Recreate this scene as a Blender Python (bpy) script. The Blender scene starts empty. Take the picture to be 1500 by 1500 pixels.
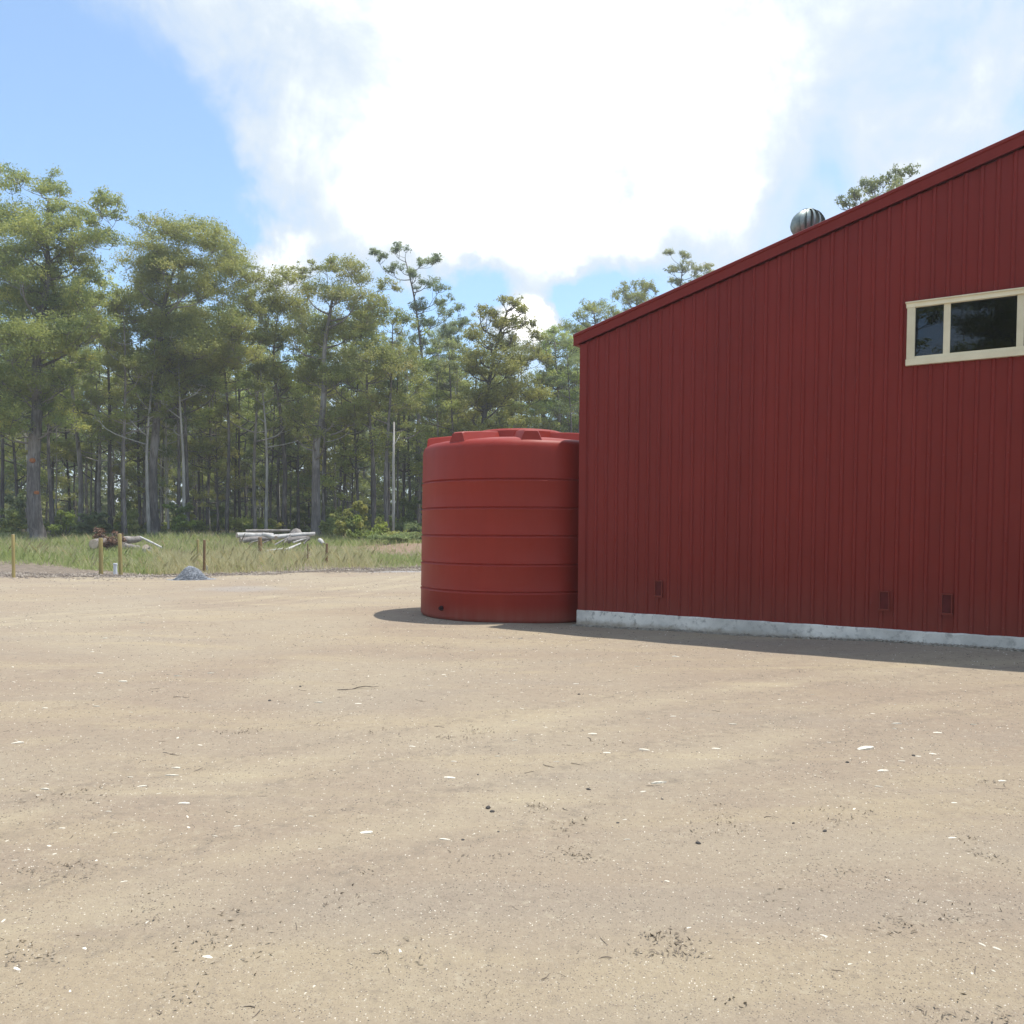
import bpy, math, random
import numpy as np
from mathutils import Vector, Matrix

# ------------------------------------------------------------------ camera, world, sun
scene = bpy.context.scene
CAM_H = 1.6
FOC = 1230.0          # focal length in photograph pixels (1500 px wide)
PITCH = math.radians(2.0)
ROLL = 0.006
PPY = 820.0           # principal point row in the photograph

cam_data = bpy.data.cameras.new("camera")
cam = bpy.data.objects.new("camera", cam_data)
scene.collection.objects.link(cam)
scene.camera = cam
cam_data.sensor_width = 36.0
cam_data.lens = 36.0 * FOC / 1500.0
cam_data.shift_y = (PPY - 750.0) / 1500.0
cam_data.clip_start = 0.1
cam_data.clip_end = 2000.0
_f = Vector((0, math.cos(PITCH), -math.sin(PITCH)))
_u = Vector((0, math.sin(PITCH), math.cos(PITCH)))
_r = Vector((1, 0, 0))
_c, _s = math.cos(ROLL), math.sin(ROLL)
CR = _r * _c + _u * _s
CU = _u * _c - _r * _s
cam.matrix_world = Matrix(((CR.x, CU.x, -_f.x, 0), (CR.y, CU.y, -_f.y, 0), (CR.z, CU.z, -_f.z, CAM_H), (0, 0, 0, 1)))

SUN = Vector((0.29, 0.11, 1.0)).normalized()
SUN_EL = math.asin(SUN.z)
SUN_ROT = math.atan2(SUN.x, SUN.y)
SKY_STRENGTH = 0.15
SUN_STRENGTH = 2.9
EXPOSURE = 0.85

scene.view_settings.view_transform = 'Standard'
scene.view_settings.look = 'None'
scene.view_settings.exposure = EXPOSURE
scene.view_settings.gamma = 1.0
scene.view_settings.use_curve_mapping = False
scene.cycles.max_bounces = 6
scene.cycles.transparent_max_bounces = 8
scene.cycles.use_denoising = True

world = bpy.data.worlds.new("World")
scene.world = world
world.use_nodes = True


class G:
    """Tiny node-graph helper."""

    def __init__(self, nt):
        self.nt = nt

    def n(self, typ, ins=None, **props):
        nd = self.nt.nodes.new(typ)
        for k, v in props.items():
            setattr(nd, k, v)
        for k, v in (ins or {}).items():
            sock = nd.inputs[k]
            if isinstance(v, bpy.types.NodeSocket):
                self.nt.links.new(v, sock)
            else:
                sock.default_value = v
        return nd

    def math(self, op, a, b=0.0, c=0.0, clamp=False):
        nd = self.n('ShaderNodeMath', {0: a, 1: b, 2: c}, operation=op)
        nd.use_clamp = clamp
        return nd.outputs[0]

    def mix(self, fac, a, b, blend='MIX'):
        nd = self.n('ShaderNodeMix', data_type='RGBA', blend_type=blend)
        for i, v in ((0, fac), (6, a), (7, b)):
            if isinstance(v, bpy.types.NodeSocket):
                self.nt.links.new(v, nd.inputs[i])
            elif i == 0:
                nd.inputs[0].default_value = v
            else:
                nd.inputs[i].default_value = (*v, 1.0) if len(v) == 3 else v
        return nd.outputs[2]

    def ramp(self, fac, stops, interp='LINEAR'):
        nd = self.n('ShaderNodeValToRGB', {0: fac})
        cr = nd.color_ramp
        cr.interpolation = interp
        while len(cr.elements) < len(stops):
            cr.elements.new(0.5)
        for e, (p, c) in zip(cr.elements, stops):
            e.position = p
            e.color = (c, c, c, 1) if isinstance(c, (int, float)) else (*c, 1)
        return nd.outputs[0]

    def noise(self, vec, scale, detail=4.0, rough=0.55, dist=0.0):
        nd = self.n('ShaderNodeTexNoise', {'Scale': scale, 'Detail': detail, 'Roughness': rough, 'Distortion': dist})
        if vec is not None:
            self.nt.links.new(vec, nd.inputs['Vector'])
        return nd.outputs[0]

    def smooth(self, x, lo, hi):
        nd = self.n('ShaderNodeMapRange', {0: x, 1: lo, 2: hi, 3: 0.0, 4: 1.0}, interpolation_type='SMOOTHSTEP')
        return nd.outputs[0]


def pix_dir(u, v):
    d = _f * FOC + CR * (u - 750.0) - CU * (v - PPY)
    return d.normalized()


def build_world():
    nt = world.node_tree
    nt.nodes.clear()
    g = G(nt)
    sky = g.n('ShaderNodeTexSky', sky_type='NISHITA', sun_disc=False, sun_elevation=SUN_EL, sun_rotation=SUN_ROT,
              air_density=1.0, dust_density=0.6, ozone_density=1.5, altitude=200.0)
    co = g.n('ShaderNodeTexCoord').outputs['Generated']
    sep = g.n('ShaderNodeSeparateXYZ', {0: co})
    z = g.math('MAXIMUM', sep.outputs[2], 0.02)
    # cloud deck: project direction on a plane above the head
    zz = g.math('ADD', z, 0.16)
    px = g.math('DIVIDE', sep.outputs[0], zz)
    py = g.math('DIVIDE', sep.outputs[1], zz)
    pv = g.n('ShaderNodeCombineXYZ', {0: px, 1: py, 2: 3.7}).outputs[0]
    base = g.noise(pv, 1.15, 9.0, 0.58, 0.3)
    fine = g.noise(co, 8.0, 9.0, 0.62, 0.4)
    warp = g.n('ShaderNodeTexNoise', {'Vector': co, 'Scale': 7.0, 'Detail': 6.0, 'Roughness': 0.6}).outputs['Color']
    warp = g.n('ShaderNodeVectorMath', {0: warp, 1: (0.5, 0.5, 0.5)}, operation='SUBTRACT').outputs[0]
    warp = g.n('ShaderNodeVectorMath', {0: warp, 1: (0.16, 0.16, 0.16)}, operation='MULTIPLY').outputs[0]
    wco = g.n('ShaderNodeVectorMath', {0: co, 1: warp}, operation='ADD').outputs[0]
    cov = g.math('ADD', g.math('MULTIPLY', g.math('SUBTRACT', base, 0.5), 1.0), 0.56)
    # the banks of cloud and holes of blue that stand in this sky (angular blobs: direction, width, weight)
    blobs = [((215, 285), 0.085, -0.6), ((300, 290), 0.045, -0.5), ((130, 330), 0.06, -0.4), ((90, 200), 0.16, -0.35),
             ((800, 440), 0.03, -0.40), ((850, 475), 0.05, -0.65), ((690, 445), 0.035, -0.45), ((655, 510), 0.05, -0.5), ((920, 430), 0.05, -0.35),
             ((560, 300), 0.06, 0.36), ((700, 305), 0.07, 0.40), ((860, 310), 0.07, 0.40), ((960, 330), 0.04, 0.22), ((640, 330), 0.04, 0.15),
             ((762, 470), 0.030, 1.15), ((745, 455), 0.016, 0.4), ((400, 400), 0.028, 0.45), ((440, 370), 0.05, 0.06), ((600, 410), 0.05, -0.02),
             ((912, 270), 0.030, -0.36), ((757, 318), 0.014, -0.35), ((830, 250), 0.04, -0.2),
             ((1130, 330), 0.08, -0.05), ((1060, 300), 0.03, 0.25), ((700, 150), 0.2, 0.34), ((1000, 120), 0.2, 0.2)]
    for (u, v), w, k in blobs:
        d = pix_dir(u, v)
        dist = g.n('ShaderNodeVectorMath', {0: wco, 1: d}, operation='DISTANCE').outputs['Value']
        e = g.math('MULTIPLY', g.math('MULTIPLY', dist, dist), -1.0 / (w * w))
        e = g.math('POWER', 2.71828, e)
        cov = g.math('ADD', cov, g.math('MULTIPLY', e, k))
    cov = g.math('ADD', cov, g.math('MULTIPLY', g.math('SUBTRACT', fine, 0.5), 0.80))
    alpha = g.smooth(cov, 0.38, 0.78)
    core = g.smooth(cov, 0.70, 1.32)
    # cloud light: bright sunlit cores, thinner blue-grey veils
    ccol = g.mix(core, (2.9, 3.25, 3.6), (8.6, 8.5, 8.2))
    # paler, less violet blue than the raw model, as a phone camera renders it
    skyc = g.mix(1.0, sky.outputs[0], (0.76, 0.88, 0.92), 'MULTIPLY')
    skyc = g.mix(0.10, skyc, (4.0, 4.4, 4.6))
    col = g.mix(alpha, skyc, ccol)
    # below the horizon: plain dim ground colour
    below = g.smooth(sep.outputs[2], -0.06, 0.0)
    col = g.mix(below, (1.0, 0.95, 0.85), col)
    bg = g.n('ShaderNodeBackground', {0: col, 1: SKY_STRENGTH})
    out = g.n('ShaderNodeOutputWorld', {0: bg.outputs[0]})


build_world()

sun_data = bpy.data.lights.new("sun", 'SUN')
sun_data.energy = SUN_STRENGTH
sun_data.angle = math.radians(0.5)
sun_data.color = (1.0, 0.95, 0.87)
sun = bpy.data.objects.new("sun", sun_data)
scene.collection.objects.link(sun)
sun.rotation_mode = 'QUATERNION'
sun.rotation_quaternion = SUN.to_track_quat('Z', 'Y')
sun.location = (0, 0, 60)

# ------------------------------------------------------------------ helpers
rng = np.random.default_rng(7)
random.seed(7)
COL = scene.collection


def tag(o, label=None, cat=None, group=None, kind=None):
    for k, v in (('label', label), ('category', cat), ('group', group), ('kind', kind)):
        if v:
            o[k] = v
    return o


def empty(name, loc=(0, 0, 0)):
    o = bpy.data.objects.new(name, None)
    o.empty_display_size = 0.3
    o.location = loc
    COL.objects.link(o)
    return o


def mesh_obj(name, me, mat=None, parent=None, loc=None):
    o = bpy.data.objects.new(name, me)
    if mat is not None and len(me.materials) == 0:
        me.materials.append(mat)
    if parent is not None:
        o.parent = parent
    if loc is not None:
        o.location = loc
    COL.objects.link(o)
    return o


def np_mesh(name, verts, faces, smooth=False):
    """verts (N,3), faces (M,k) with the same k for all faces."""
    verts = np.asarray(verts, dtype=np.float32)
    faces = np.asarray(faces, dtype=np.int32)
    me = bpy.data.meshes.new(name)
    nf, k = faces.shape
    me.vertices.add(len(verts))
    me.vertices.foreach_set('co', verts.ravel())
    me.loops.add(nf * k)
    me.loops.foreach_set('vertex_index', faces.ravel())
    me.polygons.add(nf)
    me.polygons.foreach_set('loop_start', np.arange(0, nf * k, k, dtype=np.int32))
    if smooth:
        me.polygons.foreach_set('use_smooth', np.ones(nf, dtype=bool))
    me.update(calc_edges=True)
    return me


class MB:
    """Collects polygons, builds one mesh."""

    def __init__(self):
        self.v = []
        self.f = []

    def add(self, verts, faces):
        b = len(self.v)
        self.v += [tuple(p) for p in verts]
        self.f += [tuple(i + b for i in f) for f in faces]

    def box(self, c, ax, ay, az):
        """centre and three half-extent vectors"""
        c, ax, ay, az = Vector(c), Vector(ax), Vector(ay), Vector(az)
        vs = [c + ax * i + ay * j + az * k for i in (-1, 1) for j in (-1, 1) for k in (-1, 1)]
        self.add(vs, [(0, 1, 3, 2), (4, 6, 7, 5), (0, 4, 5, 1), (2, 3, 7, 6), (0, 2, 6, 4), (1, 5, 7, 3)])

    def prism(self, pts, axis):
        """closed profile extruded by a vector"""
        n = len(pts)
        axis = Vector(axis)
        vs = [Vector(p) for p in pts] + [Vector(p) + axis for p in pts]
        fs = [tuple(range(n))[::-1], tuple(range(n, 2 * n))]
        fs += [(i, (i + 1) % n, n + (i + 1) % n, n + i) for i in range(n)]
        self.add(vs, fs)

    def tube(self, path, radii, k=8, cap=True):
        path = [Vector(p) for p in path]
        rings = []
        ref = Vector((0.3, 1, 0.1)).normalized()
        for i, p in enumerate(path):
            a = path[max(i - 1, 0)]
            b = path[min(i + 1, len(path) - 1)]
            t = (b - a).normalized()
            x = t.cross(ref)
            if x.length < 1e-3:
                x = t.cross(Vector((1, 0, 0)))
            x.normalize()
            y = t.cross(x)
            rings.append([p + (x * math.cos(2 * math.pi * j / k) + y * math.sin(2 * math.pi * j / k)) * radii[i] for j in range(k)])
        vs = [q for r in rings for q in r]
        fs = []
        for i in range(len(path) - 1):
            for j in range(k):
                fs.append((i * k + j, i * k + (j + 1) % k, (i + 1) * k + (j + 1) % k, (i + 1) * k + j))
        if cap:
            fs.append(tuple(range(k))[::-1])
            fs.append(tuple(range((len(path) - 1) * k, len(path) * k)))
        self.add(vs, fs)

    def mesh(self, name, smooth=False, angle=None):
        me = bpy.data.meshes.new(name)
        me.from_pydata([tuple(p) for p in self.v], [], self.f)
        if smooth:
            me.polygons.foreach_set('use_smooth', np.ones(len(self.f), dtype=bool))
            if angle is not None:
                try:
                    me.set_sharp_from_angle(angle=math.radians(angle))
                except Exception:
                    pass
        me.update()
        return me

    def build(self, name, mat, parent=None, loc=None, smooth=False, angle=None):
        return mesh_obj(name, self.mesh(name, smooth, angle), mat, parent, loc)


def fix_normals(me):
    import bmesh
    bm = bmesh.new()
    bm.from_mesh(me)
    bmesh.ops.recalc_face_normals(bm, faces=bm.faces)
    bm.to_mesh(me)
    bm.free()


# ------------------------------------------------------------------ materials
def new_mat(name):
    m = bpy.data.materials.new(name)
    m.use_nodes = True
    m.node_tree.nodes.clear()
    g = G(m.node_tree)
    return m, g


def finish(g, shader, disp=None):
    out = g.n('ShaderNodeOutputMaterial', {0: shader})


def bsdf(g, col, rough=0.8, spec=0.3, normal=None, metal=0.0):
    ins = {'Roughness': rough, 'Specular IOR Level': spec, 'Metallic': metal}
    nd = g.n('ShaderNodeBsdfPrincipled', ins)
    if isinstance(col, bpy.types.NodeSocket):
        g.nt.links.new(col, nd.inputs['Base Color'])
    else:
        nd.inputs['Base Color'].default_value = (*col, 1)
    if normal is not None:
        g.nt.links.new(normal, nd.inputs['Normal'])
    return nd.outputs[0]


def bump(g, h, strength=0.5, dist=0.02):
    return g.n('ShaderNodeBump', {'Height': h, 'Strength': strength, 'Distance': dist}).outputs[0]


def painted_steel(name, col, rough=0.42):
    m, g = new_mat(name)
    co = g.n('ShaderNodeTexCoord').outputs['Object']
    n1 = g.noise(co, 1.3, 5, 0.6)
    mp = g.n('ShaderNodeMapping', {0: co})
    mp.inputs['Scale'].default_value = (7, 7, 0.6)
    n2 = g.noise(mp.outputs[0], 2.0, 5, 0.6)
    rnd = g.n('ShaderNodeObjectInfo').outputs['Random']
    v = g.math('ADD', g.math('MULTIPLY', n1, 0.25), g.math('MULTIPLY', n2, 0.22))
    v = g.math('ADD', g.math('ADD', v, g.math('MULTIPLY', rnd, 0.07)), 0.74)
    c = g.n('ShaderNodeVectorMath', {0: col, 1: v}, operation='MULTIPLY').outputs[0]
    # a film of yard dust low on the sheets
    sz = g.n('ShaderNodeSeparateXYZ', {0: co}).outputs[2]
    dust = g.math('MULTIPLY', g.smooth(sz, 1.1, 0.1), g.math('MULTIPLY', n2, 0.16))
    c = g.mix(dust, c, (0.30, 0.22, 0.16))
    nrm = bump(g, g.noise(co, 2.2, 2, 0.5), 0.25, 0.02)
    finish(g, bsdf(g, c, rough, 0.22, nrm))
    return m


RED = painted_steel('red_steel', (0.188, 0.0165, 0.0105))


def red_plastic():
    m, g = new_mat('red_poly')
    co = g.n('ShaderNodeTexCoord').outputs['Object']
    n1 = g.noise(co, 1.1, 5, 0.6)
    mp = g.n('ShaderNodeMapping', {0: co})
    mp.inputs['Scale'].default_value = (5, 5, 0.5)
    n2 = g.noise(mp.outputs[0], 1.6, 4, 0.6)
    v = g.math('ADD', g.math('ADD', g.math('MULTIPLY', n1, 0.22), g.math('MULTIPLY', n2, 0.22)), 0.78)
    c = g.n('ShaderNodeVectorMath', {0: (0.27, 0.027, 0.0165), 1: v}, operation='MULTIPLY').outputs[0]
    sz = g.n('ShaderNodeSeparateXYZ', {0: co}).outputs[2]
    dust = g.math('MULTIPLY', g.smooth(sz, 0.35, 0.0), g.math('MULTIPLY', n2, 0.35))
    c = g.mix(dust, c, (0.36, 0.27, 0.2))
    nrm = bump(g, g.math('ADD', g.noise(co, 3.0, 2, 0.5), g.math('MULTIPLY', g.noise(co, 90, 2, 0.5), 0.04)), 0.3, 0.02)
    finish(g, bsdf(g, c, 0.5, 0.25, nrm))
    return m


POLY = red_plastic()


def simple_noise_mat(name, c1, c2, scale=6.0, rough=0.85, bstr=0.4, bdist=0.01, spec=0.2, stretch=None, contrast=(0.3, 0.7)):
    m, g = new_mat(name)
    co = g.n('ShaderNodeTexCoord').outputs['Object']
    if stretch:
        mp = g.n('ShaderNodeMapping', {0: co})
        mp.inputs['Scale'].default_value = stretch
        co = mp.outputs[0]
    n = g.noise(co, scale, 8, 0.62)
    c = g.mix(g.smooth(n, *contrast), c1, c2)
    rnd = g.n('ShaderNodeObjectInfo').outputs['Random']
    v = g.math('ADD', g.math('MULTIPLY', rnd, 0.3), 0.85)
    c = g.n('ShaderNodeVectorMath', {0: c, 1: v}, operation='MULTIPLY').outputs[0]
    finish(g, bsdf(g, c, rough, spec, bump(g, n, bstr, bdist)))
    return m


def concrete_mat():
    m, g = new_mat('concrete')
    co = g.n('ShaderNodeTexCoord').outputs['Object']
    n1 = g.noise(co, 1.7, 6, 0.6)
    n2 = g.noise(co, 9.0, 8, 0.65)
    n3 = g.noise(co, 45.0, 4, 0.6)
    c = g.mix(g.smooth(n1, 0.35, 0.65), (0.52, 0.50, 0.46), (0.80, 0.765, 0.70))
    c = g.mix(g.smooth(n2, 0.51, 0.66), c, (0.40, 0.385, 0.355))
    sz = g.n('ShaderNodeSeparateXYZ', {0: co}).outputs[2]
    splash = g.math('MULTIPLY', g.smooth(g.math('ADD', sz, g.math('MULTIPLY', n2, -0.16)), 0.06, -0.06), 0.8)
    c = g.mix(splash, c, (0.36, 0.29, 0.215))
    h = g.math('ADD', g.math('MULTIPLY', n2, 0.7), g.math('MULTIPLY', n3, 0.3))
    finish(g, bsdf(g, c, 0.9, 0.2, bump(g, h, 0.6, 0.02)))
    return m


CONCRETE = concrete_mat()
CREAM = simple_noise_mat('cream_paint', (0.68, 0.61, 0.43), (0.76, 0.69, 0.50), 4.0, 0.45, 0.08, 0.004, 0.4)


def glass_mat():
    m, g = new_mat('window_glass')
    co = g.n('ShaderNodeTexCoord').outputs['Object']
    nrm = bump(g, g.noise(co, 1.6, 2, 0.5), 0.05, 0.02)
    gl = g.n('ShaderNodeBsdfGlossy', {'Color': (0.86, 0.93, 1.0, 1), 'Roughness': 0.01, 'Normal': nrm}).outputs[0]
    tr = g.n('ShaderNodeBsdfTransparent', {'Color': (0.30, 0.34, 0.38, 1)}).outputs[0]
    fr = g.n('ShaderNodeFresnel', {'IOR': 1.6}).outputs[0]
    finish(g, g.n('ShaderNodeMixShader', {0: fr, 1: tr, 2: gl}).outputs[0])
    return m


GLASS = glass_mat()
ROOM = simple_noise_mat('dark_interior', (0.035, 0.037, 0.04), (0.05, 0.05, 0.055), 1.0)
GALV = simple_noise_mat('galvanised_steel', (0.20, 0.25, 0.24), (0.33, 0.39, 0.37), 12.0, 0.42, 0.1, 0.004, 0.5)
GALV.node_tree.nodes['Principled BSDF'].inputs['Metallic'].default_value = 0.45


def foliage_mat(name, ramp_cols, trans=0.5):
    """leaf colour from a per-clump tint attribute; leaves pass some light"""
    m, g = new_mat(name)
    t = g.n('ShaderNodeAttribute', attribute_name='tint').outputs['Fac']
    c = g.ramp(t, [(i / (len(ramp_cols) - 1), col) for i, col in enumerate(ramp_cols)])
    oi = g.n('ShaderNodeObjectInfo')
    hs = g.n('ShaderNodeHueSaturation', {'Hue': g.math('ADD', 0.488, g.math('MULTIPLY', oi.outputs['Random'], 0.026)),
                                        'Saturation': 1.0,
                                        'Value': g.math('ADD', 0.86, g.math('MULTIPLY', oi.outputs['Random'], 0.28)), 'Color': c})
    c = hs.outputs[0]
    p = bsdf(g, c, 0.5, 0.35)
    tl = g.n('ShaderNodeBsdfTranslucent', {'Color': c}).outputs[0]
    finish(g, g.n('ShaderNodeMixShader', {0: trans, 1: p, 2: tl}).outputs[0])
    return m


LEAF = {
    'olive': foliage_mat('leaf_olive', [(0.262, 0.331, 0.096), (0.384, 0.427, 0.124), (0.490, 0.518, 0.147), (0.555, 0.518, 0.183)]),
    'green': foliage_mat('leaf_green', [(0.219, 0.266, 0.090), (0.306, 0.340, 0.104), (0.397, 0.405, 0.113), (0.529, 0.482, 0.130)]),
    'brown': foliage_mat('leaf_brown', [(0.229, 0.281, 0.088), (0.317, 0.355, 0.103), (0.405, 0.416, 0.128), (0.501, 0.416, 0.151)]),
    'blue': foliage_mat('leaf_blue', [(0.175, 0.227, 0.111), (0.232, 0.282, 0.124), (0.299, 0.345, 0.134), (0.365, 0.376, 0.135)]),
    'yellow': foliage_mat('leaf_yellow', [(0.227, 0.257, 0.083), (0.311, 0.328, 0.093), (0.406, 0.406, 0.100), (0.492, 0.447, 0.125)]),
    'shrub': foliage_mat('leaf_shrub', [(0.150, 0.200, 0.058), (0.211, 0.278, 0.072), (0.318, 0.399, 0.072), (0.424, 0.498, 0.087)]),
    'dry': foliage_mat('leaf_dry', [(0.127, 0.070, 0.048), (0.185, 0.097, 0.060), (0.243, 0.140, 0.090), (0.273, 0.184, 0.120)], 0.15),
}


def bark_mat(name, c1, c2, c3):
    m, g = new_mat(name)
    co = g.n('ShaderNodeTexCoord').outputs['Object']
    mp = g.n('ShaderNodeMapping', {0: co})
    mp.inputs['Scale'].default_value = (5.0, 5.0, 0.55)
    n = g.noise(mp.outputs[0], 2.2, 8, 0.65, 0.4)
    n2 = g.noise(co, 0.35, 3, 0.5)
    c = g.mix(g.smooth(n, 0.36, 0.64), c1, c2)
    c = g.mix(g.math('MULTIPLY', g.smooth(g.math('ADD', n2, g.math('MULTIPLY', n, 0.25)), 0.58, 0.72), 0.85), c, c3)
    rnd = g.n('ShaderNodeObjectInfo').outputs['Random']
    v = g.math('ADD', g.math('MULTIPLY', rnd, 0.5), 0.75)
    c = g.n('ShaderNodeVectorMath', {0: c, 1: v}, operation='MULTIPLY').outputs[0]
    finish(g, bsdf(g, c, 0.9, 0.15, bump(g, n, 0.8, 0.06)))
    return m


BARK = {
    'grey': bark_mat('bark_grey', (0.12, 0.105, 0.095), (0.24, 0.215, 0.195), (0.36, 0.33, 0.30)),
    'dark': bark_mat('bark_dark', (0.065, 0.056, 0.052), (0.14, 0.123, 0.112), (0.21, 0.19, 0.17)),
    'pale': bark_mat('bark_pale', (0.30, 0.28, 0.25), (0.46, 0.44, 0.40), (0.55, 0.53, 0.49)),
}
SCAR = simple_noise_mat('fresh_branch_scar', (0.36, 0.13, 0.05), (0.46, 0.19, 0.075), 9.0)
DEADWOOD = simple_noise_mat('weathered_wood', (0.34, 0.32, 0.30), (0.58, 0.56, 0.53), 3.0, 0.9, 0.6, 0.02, 0.15, (1.0, 1.0, 1.0))
LOGBARK = simple_noise_mat('log_bark', (0.13, 0.115, 0.105), (0.33, 0.30, 0.275), 3.0, 0.9, 0.8, 0.04)
CUTWOOD = simple_noise_mat('cut_wood', (0.42, 0.33, 0.25), (0.56, 0.47, 0.37), 9.0)
POST = simple_noise_mat('treated_pine', (0.27, 0.215, 0.085), (0.40, 0.32, 0.135), 2.0, 0.85, 0.5, 0.008, 0.15, (8, 8, 0.8))
POSTD = simple_noise_mat('old_stake_wood', (0.16, 0.105, 0.06), (0.28, 0.17, 0.085), 2.0, 0.85, 0.5, 0.008, 0.15, (8, 8, 0.8))
PVC = simple_noise_mat('white_pvc', (0.66, 0.68, 0.72), (0.74, 0.76, 0.79), 4.0, 0.4, 0.05, 0.003, 0.4)
PVCB = simple_noise_mat('blue_cap', (0.25, 0.33, 0.5), (0.3, 0.38, 0.55), 4.0, 0.5, 0.05, 0.003, 0.4)
CRUSHED = simple_noise_mat('blue_metal_gravel', (0.17, 0.185, 0.205), (0.36, 0.38, 0.41), 22.0, 0.95, 0.8, 0.03)
CHIP = simple_noise_mat('bleached_wood_chip', (0.58, 0.52, 0.40), (0.85, 0.80, 0.70), 14.0, 0.9, 0.4, 0.004)
TWIG = simple_noise_mat('dry_twig', (0.085, 0.07, 0.055), (0.20, 0.165, 0.13), 20.0, 0.9, 0.4, 0.004)
STONE = simple_noise_mat('pebble_stone', (0.26, 0.225, 0.18), (0.46, 0.41, 0.335), 10.0, 0.9, 0.5, 0.01)
GRIT = simple_noise_mat('tan_grit', (0.11, 0.09, 0.07), (0.26, 0.215, 0.165), 3.0)
PALEGRIT = simple_noise_mat('pale_grit', (0.46, 0.41, 0.33), (0.72, 0.66, 0.55), 3.0)
DARKSTONE = simple_noise_mat('dark_stone', (0.05, 0.048, 0.045), (0.12, 0.11, 0.10), 10.0, 0.9, 0.5, 0.01)


# ------------------------------------------------------------------ terrain
def sstep(t):
    t = np.clip(t, 0, 1)
    return t * t * (3 - 2 * t)


def ground_h(x, y):
    """height of the ground: flat yard, then a gentle rise towards the forest"""
    x = np.asarray(x, dtype=float)
    y = np.asarray(y, dtype=float)
    h = 1.25 * sstep((y - 29) / 44.0) + 0.012 * np.maximum(y - 73, 0) * 0.6
    w = sstep((y - 31) / 6.0)
    h = h + w * (0.10 * np.sin(x * 0.42 + 1.3) * np.sin(y * 0.31) + 0.06 * np.sin(x * 1.1 + y * 0.7))
    # low bank of soil beyond the tank
    h = h + 0.42 * np.exp(-((x + 6.0) / 5.0) ** 2 - ((y - 47) / 3.0) ** 2)
    # yard falls away a little from the far corner of the slab
    s = (x - 1.17) * 0.846 - (y - 14.29) * 0.533
    h = h + 0.085 * sstep(s / 6.5) * np.exp(-(((x - 1.17) * 0.533 + (y - 14.29) * 0.846) / 2.2) ** 2) * sstep((20 - y) / 3)
    return h


def gh(x, y):
    return float(ground_h(x, y))


def gpt(u, v):
    """ground point seen at photograph pixel (u, v)"""
    d = pix_dir(u, v)
    t = 2.0
    for _ in range(4000):
        p = Vector((0, 0, CAM_H)) + d * t
        if p.z <= gh(p.x, p.y):
            break
        t += 0.05 + t * 0.002
    return Vector((p.x, p.y, gh(p.x, p.y)))


def at(u, v, Y):
    """point on the line of sight through (u, v) at world depth Y"""
    d = pix_dir(u, v)
    return Vector((0, 0, CAM_H)) + d * (Y / d.y)


def ppm(Y):
    return FOC / Y


# ------------------------------------------------------------------ ground sheets
def yard_edge(x):
    """far edge of the gravel yard as a function of x"""
    return 28.2 + 0.35 * np.sin(x * 0.55) + 0.22 * np.sin(x * 1.7 + 1.0) + 5.0 * sstep((x + 12) / 8.0)


def ground_mat():
    m, g = new_mat('soil_ground')
    co = g.n('ShaderNodeTexCoord').outputs['Object']
    n1 = g.noise(co, 0.35, 5, 0.6)
    n2 = g.noise(co, 3.0, 8, 0.65)
    n3 = g.noise(co, 26.0, 5, 0.7)
    c = g.mix(g.smooth(n2, 0.35, 0.66), (0.14, 0.112, 0.085), (0.27, 0.22, 0.17))
    c = g.mix(g.math('MULTIPLY', g.smooth(n3, 0.5, 0.7), 0.7), c, (0.36, 0.31, 0.25))
    c = g.mix(g.math('MULTIPLY', g.smooth(n1, 0.5, 0.66), 0.55), c, (0.22, 0.175, 0.145))
    # red clay bank behind the tank
    d = g.n('ShaderNodeVectorMath', {0: co, 1: (-6.0, 46.0, 0.7)}, operation='SUBTRACT').outputs[0]
    d = g.n('ShaderNodeVectorMath', {0: d, 1: (0.18, 0.3, 0.3)}, operation='MULTIPLY').outputs[0]
    dl = g.n('ShaderNodeVectorMath', {0: d}, operation='LENGTH').outputs['Value']
    clay = g.math('MULTIPLY', g.smooth(g.math('ADD', dl, g.math('MULTIPLY', n2, 0.9)), 1.45, 0.8), 0.7)
    c = g.mix(clay, c, g.mix(n2, (0.25, 0.165, 0.115), (0.36, 0.25, 0.18)))
    # forest floor litter
    y = g.n('ShaderNodeSeparateXYZ', {0: co}).outputs[1]
    lit = g.smooth(g.math('ADD', y, g.math('MULTIPLY', n1, 6.0)), 55.0, 62.0)
    c = g.mix(lit, c, g.mix(n2, (0.10, 0.085, 0.055), (0.19, 0.155, 0.10)))
    h = g.math('ADD', g.math('MULTIPLY', n2, 0.6), g.math('MULTIPLY', n3, 0.4))
    finish(g, bsdf(g, c, 0.95, 0.1, bump(g, h, 0.9, 0.08)))
    return m


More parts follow.
